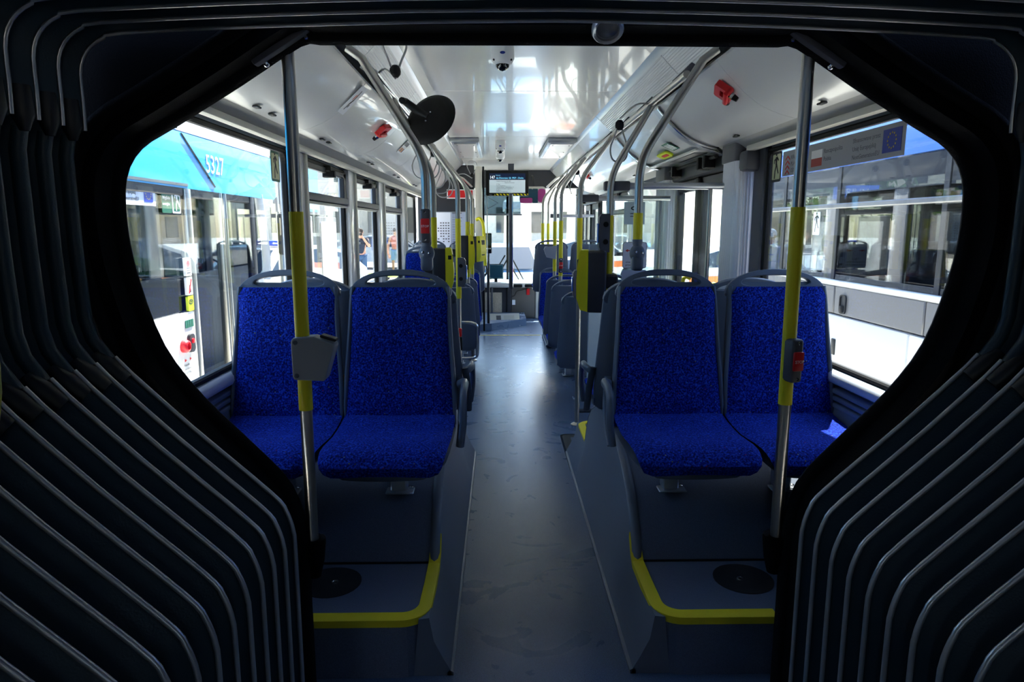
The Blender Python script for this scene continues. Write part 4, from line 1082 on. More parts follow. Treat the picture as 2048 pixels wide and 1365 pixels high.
# round observation mirror seen from behind
rm = thing('observation_mirror', (-.50, 3.5, 2.1), 'round black observation mirror seen from behind by the left rail', 'mirror')
c = Vector((-.472, 3.50, 1.972)); n = Vector((.42, .80, -.42)).normalized()
MB().lathe(c, n, [(.004, -.030), (.10, -.026), (.132, -.012), (.138, 0), (.130, .008), (.10, .022), (.004, .03)], 36).build('shell', BLACK, rm, 40)
MB().lathe(c, n, [(.128, .008), (.10, .024), (.05, .034), (.002, .038)], 36).build('mirror_glass', CHROME, rm, 60)
u = Vector((-.80, .42, .38)).normalized()
MB().tube([c - n * .03, c - n * .05 + u * .05, c - n * .045 + u * .13 + Vector((0, 0, .02)), Vector((-.60, 3.42, 2.05))], [.014, .020, .018, .016], 8).build('bracket', BLACK, rm, 60)
for d in (Vector((.02, 0, .02)), Vector((.03, 0, -.025)), Vector((-.01, 0, -.03))): MB().ball(c - n * .034 + d * .8, .006, 8, 6).build('bolt', CHROME, rm)

# hanging strap loops of grey cable with black clamps
def strap(x, y, z, label, drop=.20, wid=.055, rz=0.0, up=False):
    s = thing('strap_loop', (x, y, z), label, 'strap', 'grey cable strap loops')
    d = 1 if up else -1
    R = Matrix.Translation((x, y, z)) @ Matrix.Rotation(rz, 4, 'Z')
    P = [R @ Vector((0, 0, 0)), R @ Vector((-wid * .5, 0, d * drop * .35)), R @ Vector((-wid, 0, d * drop * .68)), R @ Vector((-wid * .75, 0, d * drop * .93)), R @ Vector((0, 0, d * drop)), R @ Vector((wid * .75, 0, d * drop * .93)), R @ Vector((wid, 0, d * drop * .68)), R @ Vector((wid * .5, 0, d * drop * .35)), R @ Vector((0, 0, 0))]
    MB().tube(smooth_path(P, 4), .0048, 6).build('cable', mat('cable_grey', (172, 172, 174), .4) if 'cable_grey' not in MATS else MATS['cable_grey'], s, 60)
    MB().lathe(R @ Vector((0, 0, d * .028)), (0, 0, -d), [(.012, -.024), (.022, -.012), (.024, .0), (.022, .014), (.012, .026)], 10).build('clamp', BLACK, s, 30)
    e = Vector((x + (.0 if up else 0), y, z - d * .005)); t = Vector((.655 if x > 0 else -.655, y, 2.085))
    if (t - e).length > .02:
        MB().tube(smooth_path([e, e.lerp(t, .5) + Vector((0, -.02, .03)), t], 4), .005, 6).build('hanger', MATS['cable_grey'], s, 60)
    return s
strap(-.575, 3.05, 2.075, 'strap loop standing upright under the ribbed light by the left rail', .19, .050, .3, True)
strap(.495, 3.70, 2.005, 'strap loop hanging from the right rail in front of the door header', .215, .048, .2)
for x, y, z, r, lb in ((-.60, 4.45, 2.02, .2, 'first of the bunched strap loops on the left rail'), (-.60, 5.0, 1.995, -.3, 'second of the bunched strap loops on the left rail'), (-.60, 5.45, 1.98, .5, 'third of the bunched strap loops on the left rail'), (-.60, 5.9, 1.97, -.5, 'fourth of the bunched strap loops on the left rail')):
    strap(x, y, z, lb, .27, .085, r)
strap(-.47, 8.6, 2.05, 'strap loop standing upright at the left end of the rail by the screen', .20, .06, 0, True)
for x, y, z, r, lb in ((.60, 6.6, 1.99, .3, 'nearer of the two strap loops far along the right rail'), (.58, 7.6, 1.98, -.4, 'farther of the two strap loops far along the right rail')):
    strap(x, y, z, lb, .24, .07, r)

# ------------------------------------------------------------------ parked buses outside
def side_text(txt, size, x, y, z, s, parent, m, sx=1.0, name='lettering'):
    """s=-1: seen looking to -X (text runs to +Y); s=+1: seen looking to +X (text runs to -Y)"""
    M = frame((x, y, z), (0, -s, 0), (0, 0, 1), (-s, 0, 0))
    return text_part(txt, size, M, parent, m, name, sx=sx)
def plate(x, ya, yb, za, zb, t=.03):
    return (x - t / 2, min(ya, yb), za), (x + t / 2, max(ya, yb), zb)
def eu_flag(M, w, h, parent):
    f = MB().box((0, 0, 0), (w, h, .0012), M).build('eu_field', EUBLUE, parent)
    st_ = MB()
    for k in range(12):
        a = 2 * PI * k / 12; cx = w / 2 + math.cos(a) * h * .33; cy = h / 2 + math.sin(a) * h * .33; r = h * .055
        st_.prism([(cx + r * (1 if q % 2 == 0 else .42) * math.sin(PI * q / 5), cy + r * (1 if q % 2 == 0 else .42) * math.cos(PI * q / 5)) for q in range(10)], .0012, .002, M)
    st_.build('eu_stars', EUYEL, f)
def runner(M, sc, parent, m):
    """running exit figure"""
    g = MB()
    g.prism([(.03 * sc * math.cos(a * PI / 6) + .01 * sc, .27 * sc + .03 * sc * math.sin(a * PI / 6)) for a in range(12)], .0012, .002, M)
    for P in ([(-.02, .22), (.05, .22), (.055, .05), (.02, .02), (-.015, .06)], [(.03, .20), (.12, .13), (.14, .16), (.05, .235)], [(-.015, .20), (-.09, .17), (-.10, .09), (-.075, .085), (-.065, .145), (-.01, .16)],
              [(.02, .06), (.08, -.06), (.13, -.13), (.16, -.11), (.11, -.03), (.06, .08)], [(.0, .06), (-.05, -.06), (-.06, -.22), (-.02, -.22), (-.01, -.07), (.045, .04)]):
        g.prism([(u * sc, v * sc) for u, v in P], .0012, .002, M)
    g.build('running_figure', m, parent)
ZG = -.36
def wheel(x, y, r, w, parent):
    t = MB().lathe((x - w / 2, y, ZG + r), (1, 0, 0), [(r * .6, 0), (r * .95, 0), (r, w * .15), (r, w * .85), (r * .95, w), (r * .6, w)], 28).build('wheel', TYRE, parent, 40)
    MB().lathe((x - w / 2 - .005, y, ZG + r), (1, 0, 0), [(.02, .02), (r * .35, .0), (r * .58, .02), (r * .60, .05), (r * .60, w), (r * .3, w + .01), (.02, w)], 24).build('rim', ALU, t, 40)
# ---- left bus: sunny side towards us
XL = -2.60; XF = -5.1
LB = thing('parked_bus', (-3.85, 4, ZG), 'blue and white parked bus numbered 5327 outside the left windows', 'bus', 'parked city buses')
MB().box(*plate(XL, -4, 5.44, .16, .795, .05)).build('lower_panel', BWHITE, LB)
MB().box(*plate(XL, -4, 5.44, -.10, .16, .05)).build('blue_sill', BLUEB, LB)
MB().prism([(-4, 1.79), (7.55, 1.74), (7.72, 1.80), (7.62, 2.17), (-4, 2.17)], -.03, .03, frame((XL, 0, 0), (0, 1, 0), (0, 0, 1), (1, 0, 0))).build('blue_band', BLUEB, LB)
MB().prism([(XL + .03, 2.178), (XL + .02, 2.40), (XL - .30, 2.58), (XF + .3, 2.58), (XF, 2.40), (XF, 2.17), (XF + .1, 2.17), (XL - .1, 2.17)], -4, 7.5, MY).build('roof', mat('roof_lavender', (206, 210, 226), .35), LB)
for ya, za, yb, zb in ((5.45, 2.16, 6.02, 1.79), (5.38, 2.19, 5.20, 2.40)):
    MB().tube([(XL + .034, ya, za), (XL + .034, yb, zb)], .008, 4).build('panel_seam', BLACK, LB)
MB().box(*plate(XL + .01, -4, 5.5, 1.765, 1.785, .05)).build('chrome_line', STEEL, LB)
MB().box((XF, -4, -.36 + .30), (XL - .03, 7.3, -.02)).build('floor_plate', ANTHR, LB)
MB().box((XF - .02, -4, -.1), (XF + .03, 7.3, .80)).build('far_panel', BGREY, LB)
for y in (-2, 0, 2, 3.6, 5.2, 6.8): MB().box((XF - .02, y, .8), (XF + .03, y + .16, 2.17)).build('far_post', ANTHR, LB)
MB().box(*plate(XL - .01, -4, 5.44, .795, 1.77, .008)).build('side_glass', GLASSD, LB)
for y in (1.9, 3.7): MB().box(*plate(XL, y, y + .05, .795, 1.77, .03)).build('window_post', BLACK, LB)
MB().rbox((XL - .03, -4, 1.69), (XL + .02, 5.44, 1.77), .01, 1).build('window_head', ANTHR, LB)
# door
for y, w, m in ((5.46, .10, STEEL), (6.13, .05, STEEL), (6.22, .05, STEEL), (6.86, .10, ANTHR)):
    MB().rbox((XL - .04, y, -.08), (XL + .03, y + w, 1.76), .015, 2).build('door_post', m, LB, 40)
for a, b in ((5.56, 6.13), (6.27, 6.86)):
    MB().box(*plate(XL - .01, a, b, -.05, 1.72, .008)).build('door_glass', GLASSD, LB)
    MB().rbox((XL - .04, a, 1.68), (XL + .02, b, 1.76), .01, 1).build('door_head', ANTHR, LB)
    MB().rbox((XL - .04, a, -.10), (XL + .02, b, -.04), .01, 1).build('door_foot', ANTHR, LB)
# front mask
MB().prism([(6.96, -.1), (7.30, .0), (7.36, .62), (7.30, .95), (6.96, .95)], XF + .1, XL - .02, frame((0, 0, 0), (0, 1, 0), (0, 0, 1), (1, 0, 0))).build('front_mask', BWHITE, LB, 30)
MB().tube(smooth_path([(XL - .01, 7.30, .9), (XL - .01, 7.34, 1.2), (XL - .01, 7.20, 1.78)], 4), .045, 8).build('front_pillar', BWHITE, LB, 60)
MB().box((XF + .1, 7.30, .95), (XL - .05, 7.31, 1.80)).build('windscreen', GLASSD, LB)
MB().rbox((XL + .08, 7.45, 1.15), (XL + .20, 7.62, 1.60), .03, 2).build('wing_mirror', BLACK, LB, 40)
wheel(XL - .16, 4.05, .47, .30, LB)
MB().prism([(XL - .08, 1.76), (XL - .5, 2.02), (XF + .5, 2.02), (XF + .08, 1.80), (XF + .08, 2.1), (XL - .08, 2.1)], -4, 7.2, MY).build('inside_ceiling', BAND, LB)
MB().rbox((-4.95, 4.9, .1), (-4.0, 4.98, 2.0), .02, 1).build('inside_partition', ANTHR, LB, 40)
MB().rbox((-4.7, 6.5, .1), (-2.9, 7.2, .95), .08, 2).build('inside_dashboard', ANTHR, LB, 40)
MB().rbox((-4.6, 5.5, .4), (-4.0, 5.75, 1.45), .08, 3).build('inside_driver_seat', ANTHR, LB, 40)
# things seen through its glass
for y in (4.75, 4.1, 3.3):
    MB().rbox((-3.55, y, .40), (-3.10, y + .12, 1.12), .05, 3).build('inside_seat', PANELG, LB, 40)
MB().rbox((-4.4, 5.05, .0), (-2.72, 5.40, .92), .10, 3).build('inside_wheel_box', BGREY, LB, 40)
MB().loft([[Vector((x, 5.35 + .62 * math.cos(math.radians(a)), .12 + .80 * math.sin(math.radians(a)))) for a in range(0, 181, 15)] for x in (-3.6, -3.0)]).build('inside_arch', BGREY, LB, 40)
MB().tube(smooth_path([(-2.8, 5.70, .66), (-2.8, 5.85, .64), (-2.8, 5.98, .48), (-2.8, 6.02, .2), (-2.8, 6.04, -.02)], 4), .022, 8).build('inside_grip', YEL, LB, 60)
for y in (4.2, 5.6, 6.5): MB().tube([(-3.3, y, .0), (-3.3, y, 2.1)], .02, 8).build('inside_pole', YEL, LB)
# lettering, stickers, buttons
side_text('5327', .215, XL + .034, 5.86, 1.90, -1, LB, INKW, .88)
eb = MB().box(*plate(XL + .006, 4.30, 5.02, 1.60, 1.765, .006)).build('eu_sticker', PAPER, LB)
M = frame((XL + .010, 4.86, 1.625), (0, 1, 0), (0, 0, 1), (1, 0, 0)); eu_flag(M, .12, .11, LB)
for i, t in enumerate(('Sfinansowane przez', 'Unię Europejską', 'NextGenerationEU')): side_text(t, .034, XL + .010, 4.52, 1.715 - i * .042, -1, LB, INKG)
ex = MB().prism(rrect(5.11, 1.555, 5.255, 1.735, .012), 0, .005, frame((XL + .005, 0, 0), (0, 1, 0), (0, 0, 1), (1, 0, 0))).build('green_sign', GREEN, LB)
side_text('Wyjście', .034, XL + .0105, 5.120, 1.655, -1, LB, INKW); side_text('awaryjne', .030, XL + .0105, 5.117, 1.612, -1, LB, INKW)
ex = MB().prism(rrect(5.27, 1.555, 5.40, 1.735, .012), 0, .005, frame((XL + .005, 0, 0), (0, 1, 0), (0, 0, 1), (1, 0, 0))).build('exit_sign', INKW, LB)
MB().prism(rrect(5.285, 1.57, 5.385, 1.72, .01), .005, .006, frame((XL + .005, 0, 0), (0, 1, 0), (0, 0, 1), (1, 0, 0))).build('exit_field', GREEN, LB)
runner(frame((XL + .0105, 5.335, 1.64), (0, 1, 0), (0, 0, 1), (1, 0, 0)), .30, LB, INKW)
FXL = frame((XL + .03, 0, 0), (0, 1, 0), (0, 0, 1), (1, 0, 0))
for z0, z1, m in ((1.075, 1.215, INKW), (.925, 1.062, INKW), (.800, .915, LIME)):
    MB().prism(rrect(5.36, z0, 5.455, z1, .01), -.02, 0, FXL).build('door_sticker', m, LB)
MB().prism([(5.405 + .025 * math.cos(a * PI / 4 + .39), 1.17 + .025 * math.sin(a * PI / 4 + .39)) for a in range(8)], 0, .002, FXL).build('stop_mark', RED, LB)
for k in range(3): MB().box((5.375, 1.095 + k * .018, 0), (5.44, 1.103 + k * .018, .001), FXL).build('print_line', INKG, LB)
MB().prism([(5.38, .94), (5.395, .935), (5.445, 1.045), (5.43, 1.05)], 0, .002, FXL).build('red_slash', INKR, LB)
MB().prism([(5.385, .945), (5.425, .945), (5.415, 1.0), (5.40, 1.005)], 0, .001, FXL).build('pram_mark', INKB, LB)
MB().ringplate([(5.407 + .035 * math.cos(a * PI / 8), .872 + .020 * math.sin(a * PI / 8)) for a in range(16)], [(5.407 + .028 * math.cos(a * PI / 8), .872 + .014 * math.sin(a * PI / 8)) for a in range(16)], 0, .002, FXL).build('eye_mark', INKB, LB)
MB().prism([(5.407 + .008 * math.cos(a * PI / 4), .872 + .008 * math.sin(a * PI / 4)) for a in range(8)], 0, .002, FXL).build('eye_mark', INKB, LB)
for k in range(4):
    MB().box((5.285 + k * .036, .675, -.004), (5.315 + k * .036, .735, .001), FXL).build('pictogram', GREEN, LB)
MB().lathe((XL + .025, 5.225, .545), (1, 0, 0), [(.05, 0), (.05, .03), (.042, .045), (.03, .05), (.028, .035), (.002, .035)], 20).build('red_knob', RED, LB, 40)
MB().prism(rrect(5.30, .48, 5.385, .625, .03), -.004, .02, FXL).build('button_box', MATTING, LB, 40)
MB().lathe((XL + .05, 5.342, .57), (1, 0, 0), [(.02, 0), (.02, .01), (.002, .013)], 12).build('small_button', RED, LB)
for i, t in enumerate(('Przycisk', 'awaryjnego', 'otwierania')): side_text(t, .026, XL + .029, 5.215, .385 - i * .032, -1, LB, INKG)
for y in (5.235, 5.32): MB().prism([(y, .42), (y + .03, .43), (y, .44)], -.004, .001, FXL).build('red_arrow', INKR, LB)
# ---- right bus: shaded side towards us
XR = 2.60; XQ = 5.1
RB = thing('parked_bus', (3.85, 3.5, ZG), 'grey, white and blue parked bus close outside the right window', 'bus', 'parked city buses')
MB().rbox((XR - .03, -4, -.10), (XR + .03, 4.42, .752), .02, 2).build('white_panel', BWHITE, RB, 40)
MB().rbox((XR - .03, 4.432, -.10), (XR + .03, 7.3, .752), .02, 2).build('white_panel', BWHITE, RB, 40)
MB().rbox((XR - .025, -4, .762), (XR + .03, 4.27, .985), .008, 1).build('grey_panel', BGREY, RB, 40)
MB().rbox((XR - .025, 4.285, .762), (XR + .03, 5.46, .985), .008, 1).build('grey_panel', BGREY, RB, 40)
MB().rbox((XR - .025, 5.475, .762), (XR + .03, 7.3, .985), .008, 1).build('grey_panel', BGREY, RB, 40)
MB().rbox((XR - .03, -4, .985), (XR + .03, 7.3, 1.03), .006, 1).build('light_strip', BWHITE, RB, 40)
MB().box(*plate(XR, -4, 7.2, 1.925, 2.12, .05)).build('band', BLUER, RB)  # sky reflection along the band put into its blue
MB().prism([(XR - .03, 2.125), (XR - .02, 2.34), (XR + .3, 2.55), (XQ - .3, 2.55), (XQ, 2.4), (XQ, 2.12), (XQ - .1, 2.12), (XR + .1, 2.12)], -4, 7.2, MY).build('roof', BLUER, RB)
MB().box(*plate(XR + .01, -4, 7.2, 1.03, 1.925, .008)).build('side_glass', GLASSD, RB)
MB().rbox((XR + .02, -4, 1.78), (XR + .06, 7.2, 1.925), .01, 1).build('window_head', ANTHR, RB)
MB().prism([(XR + .08, 1.80), (XR + .5, 2.02), (XQ - .5, 2.02), (XQ - .08, 1.80), (XQ - .08, 2.1), (XR + .08, 2.1)], -4, 7.15, MY).build('inside_ceiling', BAND, RB)
MB().rbox((2.95, 4.9, 1.55), (3.6, 6.2, 1.76), .05, 2).build('inside_duct', ANTHR, RB, 40)
MB().rbox((2.9, 6.3, .1), (3.9, 6.38, 1.7), .02, 1).build('inside_partition', ANTHR, RB, 40)
MB().rbox((XR - .02, -4, 1.60), (XR + .03, 7.2, 1.64), .008, 1).build('window_rail', BGREY, RB)
for y in (.5, 2.4, 4.20, 5.55, 6.6, 7.1): MB().box(*plate(XR + .02, y, y + .05, 1.03, 1.925, .04)).build('window_post', ANTHR, RB)
MB().box((XR + .03, -4, -.06), (XQ, 7.2, -.02)).build('floor_plate', ANTHR, RB)
MB().box((XQ - .03, -4, -.1), (XQ + .02, 7.2, .9)).build('far_panel', BGREY, RB)
for y in (-2, 0, 2, 3.6, 5.2, 6.8, 7.1): MB().box((XQ - .03, y, .9), (XQ + .02, y + .14, 2.12)).build('far_post', ANTHR, RB)
MB().box((XR, 7.18, -.1), (XQ, 7.25, 1.0)).build('front_mask', BGREY, RB)
for y in (3.9, 4.5, 5.1): MB().rbox((3.0, y, .45), (3.42, y + .12, 1.18), .05, 3).build('inside_seat', ANTHR, RB, 40)
for y in (4.35, 4.6, 5.35, 6.2): MB().tube([(3.05, y, .0), (3.05, y, 1.1)], .022, 8).build('inside_pole', STEEL, RB)
for y in (4.35, 4.6, 5.35, 6.2): MB().tube([(3.05, y, 1.1), (3.05, y, 1.62)], .024, 8).build('inside_sleeve', YEL, RB)
for y in (4.35, 5.35): MB().tube(smooth_path([(3.05, y, 1.62), (3.05, y, 1.85), (3.25, y, 2.05)], 4), .022, 8).build('inside_bend', STEEL, RB)
MB().rbox((3.6, 5.25, .2), (4.3, 5.9, 1.25), .06, 3).build('inside_cab', ANTHR, RB, 40)
MB().rbox((3.3, 5.2, 1.25), (4.4, 6.1, 1.33), .04, 3).build('inside_shelf', BGREY, RB, 40)
MB().ringplate(rrect(5.26, .775, 5.36, .925, .03), rrect(5.272, .787, 5.348, .913, .024), -.002, .012, frame((XR - .025, 0, 0), (0, 1, 0), (0, 0, 1), (-1, 0, 0))).build('handle_rim', BLACK, RB, 40)
MB().prism(rrect(5.272, .787, 5.348, .913, .024), -.012, .004, frame((XR - .025, 0, 0), (0, 1, 0), (0, 0, 1), (-1, 0, 0))).build('handle_recess', MATTING, RB)
MB().rbox((XR - .045, 5.29, .78), (XR - .02, 5.345, .84), .01, 2).build('handle', BLACK, RB, 40)
MB().rbox((XR - .04, 5.375, .43), (XR - .025, 5.44, .56), .012, 2).build('fuel_flap', MATTING, RB, 40)
FXR = frame((XR - .002, 0, 0), (0, -1, 0), (0, 0, 1), (-1, 0, 0))
MB().prism(rrect(-5.98, 1.385, -5.86, 1.58, .01), 0, .004, FXR).build('exit_sign', INKW, RB)
runner(frame((XR - .0065, 5.92, 1.48), (0, -1, 0), (0, 0, 1), (-1, 0, 0)), .32, RB, INKB)
for z0, z1, m in ((1.28, 1.40, INKW), (1.14, 1.265, INKW), (1.02, 1.13, LIME)): MB().prism(rrect(-6.99, z0, -6.91, z1, .008), 0, .004, FXR).build('door_sticker', m, RB)
side_text('ARKONA', .16, 5.0, 5.9, 1.66, 1, RB, INKW) if False else None
wheel(XR + .16, 3.0, .47, .30, RB)

# ------------------------------------------------------------------ signs on our own windows
def win_sign(name, s, ya, za, yb, zb, label, cat='sign'):
    o = thing(name, (s * (XW - .006), (ya + yb) / 2, za), label, cat)
    return o, frame((s * (XW - .0045), ya if s < 0 else yb, za), (0, -s, 0), (0, 0, 1), (-s, 0, 0)), abs(yb - ya), zb - za
for s, ya, yb, lb in ((-1, 3.37, 3.50, 'emergency exit sign with running figure on the left window'), (1, 3.36, 3.48, 'emergency exit sign with running figure on the right window')):
    o, M, w, h = win_sign('exit_sign', s, ya, 1.67, yb, 1.815, lb)
    o['group'] = 'emergency exit signs on the near windows'
    MB().prism(rrect(0, 0, w, h, .014), 0, .001, M).build('dark_border', GREEN if s < 0 else MATTING, o)
    MB().prism(rrect(.013, .012, w - .013, h - .012, .006), .001, .0014, M).build('pale_field', GLOWPALE, o)
    runner(M @ Matrix.Translation((w * .45, h * .47, .0004)), .235 * h / .145, o, MATTING)
# funding banner on the right window: text is read from inside
o, M, w, h = win_sign('funding_banner', 1, 2.34, 1.690, 3.345, 1.805, 'grey funding banner with blue EU flag stuck along the right window top')
MB().box((0, 0, 0), (w, h, .0008), M).build('backing', STICK, o)
T = lambda t, u, v, size, m, sx=1.0: text_part(t, size, M @ Matrix.Translation((u, v, .0009)), o, m, extr=.0003, sx=sx)
for k in range(4):
    MB().prism([(.03, .012 + k * .022), (.055, .028 + k * .022), (.08, .012 + k * .022), (.08, .004 + k * .022), (.055, .020 + k * .022), (.03, .004 + k * .022)], .0008, .0014, M).build('red_chevron', INKR, o)
for i, t in enumerate(('KRAJOWY', 'PLAN', 'ODBUDOWY')): T(t, .092, .074 - i * .030, .026, INKG)
MB().box((.305, .018, .0008), (.405, .052, .0012), M).build('flag_red', mat('faded_red', (178, 74, 66), .6), o)
MB().box((.305, .052, .0008), (.405, .086, .0012), M).build('flag_white', INKW, o)
T('Rzeczpospolita', .42, .066, .026, INKG); T('Polska', .42, .034, .026, INKG)
for i, t in enumerate(('Sfinansowane przez', 'Unię Europejską', 'NextGenerationEU')): T(t, .655, .078 - i * .031, .0245, INKG)
eu_flag(M @ Matrix.Translation((.868, .018, .0008)), .115, .080, o)
# door notice with red arrows on the first draught screen
o = thing('door_notice', (.63, 3.79, 1.24), 'white notice with red arrows on the glass screen before the centre door', 'sign')
M = frame((.545, 3.794, 1.225), (1, 0, 0), (0, 0, 1), (0, -1, 0))
MB().prism(rrect(0, 0, .135, .145, .014), 0, .001, M).build('border', INKG, o)
MB().prism(rrect(.003, .003, .132, .142, .012), .001, .0014, M).build('backing', PAPER, o)
for q in (-1, 1):
    MB().prism([(.0675 + q * u, .098 + v) for u, v in ((.022, -.003), (.038, -.003), (.038, -.009), (.052, 0), (.038, .009), (.038, .003), (.022, .003))], .0014, .002, M).build('red_arrow', INKR, o)
for i, t in enumerate(('Brak', 'otwarcia drzwi', 'przez pasażera')): text_part(t, .0165, M @ Matrix.Translation((.0675, .046 - i * .016, .0015)), o, INKB, align='CENTER', extr=.0003)
o = thing('blank_notice', (.63, 3.79, 1.06), 'plain pale rounded sticker under the red-arrow notice', 'sign')
MB().prism(rrect(0, 0, .14, .155, .014), 0, .001, frame((.543, 3.794, 1.062), (1, 0, 0), (0, 0, 1), (0, -1, 0))).build('backing', FROST, o)
MB().prism(rrect(.006, .006, .134, .149, .010), .001, .0014, frame((.543, 3.794, 1.062), (1, 0, 0), (0, 0, 1), (0, -1, 0))).build('face', PAPERB, o)
o = thing('pale_pictogram', (.80, 4.97, 1.5), 'pale sign with oval emblem on the second draught screen', 'sign')
M = frame((.76, 4.974, 1.47), (1, 0, 0), (0, 0, 1), (0, -1, 0))
MB().box((0, 0, 0), (.15, .16, .001), M).build('backing', FROST, o)
MB().ringplate([(.075 + .026 * math.cos(a * PI / 8), .115 + .015 * math.sin(a * PI / 8)) for a in range(16)], [(.075 + .016 * math.cos(a * PI / 8), .115 + .008 * math.sin(a * PI / 8)) for a in range(16)], .001, .002, M).build('oval_emblem', INKB, o)
for k in range(2): MB().box((.045, .055 + k * .018, .001), (.105, .062 + k * .018, .0015), M).build('print_line', INKG, o)

# ------------------------------------------------------------------ cars, people, buildings outside
def car(x, y, rz, body_m, label, stripe=None, bar=False, kind='car'):
    root = thing(kind, (0, 0, 0), label, 'car', 'cars parked in the yard')
    prof = [(-2.15, .32), (-2.20, .55), (-2.12, .80), (-1.35, .92), (-.65, 1.42), (.75, 1.46), (1.55, 1.30), (2.05, .95), (2.15, .60), (2.10, .32)]
    def ring(t):
        w = .88
        out = []
        for u, v in prof:
            k = 1 - .22 * max(0, (v - .9)) / .56
            out.append(Vector((u, t * w * k, v)))
        return out
    MB().loft([ring(t) for t in (-1, -.9, 0, .9, 1)]).build('body', body_m, root, 35)
    for s in (-1, 1):
        k = lambda v: s * (.885 * (1 - .22 * max(0, (v - .9)) / .56) + .004)
        P = [(-1.22, .95), (-.62, 1.36), (.70, 1.40), (1.40, 1.26), (1.55, .98)]
        MB().add([Vector((u, k(v), v)) for u, v in P], [(0, 1, 2, 3, 4)]).build('side_window', MATS['car_glass_solid'], root)
        if stripe: MB().box((-2.0, s * .886 - .004, .62), (2.0, s * .886 + .004, .80)).build('stripe', stripe, root)
    MB().add([Vector((-1.28, -.72, .97)), Vector((-1.28, .72, .97)), Vector((-.70, .62, 1.385)), Vector((-.70, -.62, 1.385))], [(0, 1, 2, 3)]).build('windscreen', MATS['car_glass_solid'], root)
    root.children[-1].location = (-.03, 0, .02)
    for u in (-1.35, 1.30):
        for s in (-1, 1):
            t = MB().lathe((u, s * .76, .31), (0, s, 0), [(.2, 0), (.30, 0), (.315, .03), (.315, .13), (.29, .15), (.2, .15)], 22).build('wheel', TYRE, root, 40)
            h = MB().lathe((u, s * .76, .31), (0, s, 0), [(.2, .135), (.215, .15), (.21, .155), (.02, .145)], 18); h.build('rim', ALU, t, 40)
    for s in (-1, 1):
        MB().rbox((-2.17, s * .62 - .16, .62), (-2.08, s * .62 + .16, .76), .03, 2).build('headlamp', CHROME, root, 40)
        MB().rbox((-.95, s * .98 - .09, .96), (-.82, s * .98 + .09, 1.08), .03, 2).build('wing_mirror', BLACK, root, 40)
    if bar: MB().rbox((-.15, -.5, 1.46), (.12, .5, 1.56), .03, 2).build('light_bar', EUBLUE, root, 40)
    root.location = (x, y, ZG); root.rotation_euler = (0, 0, rz)
    return root
mat('car_glass_solid', (40, 48, 56), .08, coat=.6)
CARW = mat('car_white', (242, 242, 240), .25, coat=.6); CARG = mat('car_green', (86, 176, 62), .3, coat=.5); CARB = mat('car_blue', (60, 128, 172), .3, coat=.5); CARS = mat('car_silver', (176, 180, 186), .3, metal=.4)
ORS = mat('orange_stripe', (240, 120, 40), .4)
car(-4.55, 13.4, math.radians(70), CARW, 'white patrol car with blue light bar beyond the left bus', bar=True)
car(-6.6, 9.5, math.radians(20), CARG, 'green car seen through the glass of the left bus')
car(5.2, 15.6, math.radians(205), CARW, 'white car with orange stripe seen through the centre door', stripe=ORS)
car(2.2, 21.0, math.radians(215), CARW, 'white car right of the windscreen centre', stripe=ORS)
car(-.2, 15.0, math.radians(95), CARB, 'blue car straight ahead through the windscreen')
car(-2.4, 33, math.radians(170), CARW, 'white car crossing ahead of the windscreen')
car(-5.2, 31, math.radians(185), CARS, 'silver car behind the two walking men')
car(7.6, 8.2, math.radians(80), CARB, 'blue car seen through the right bus')

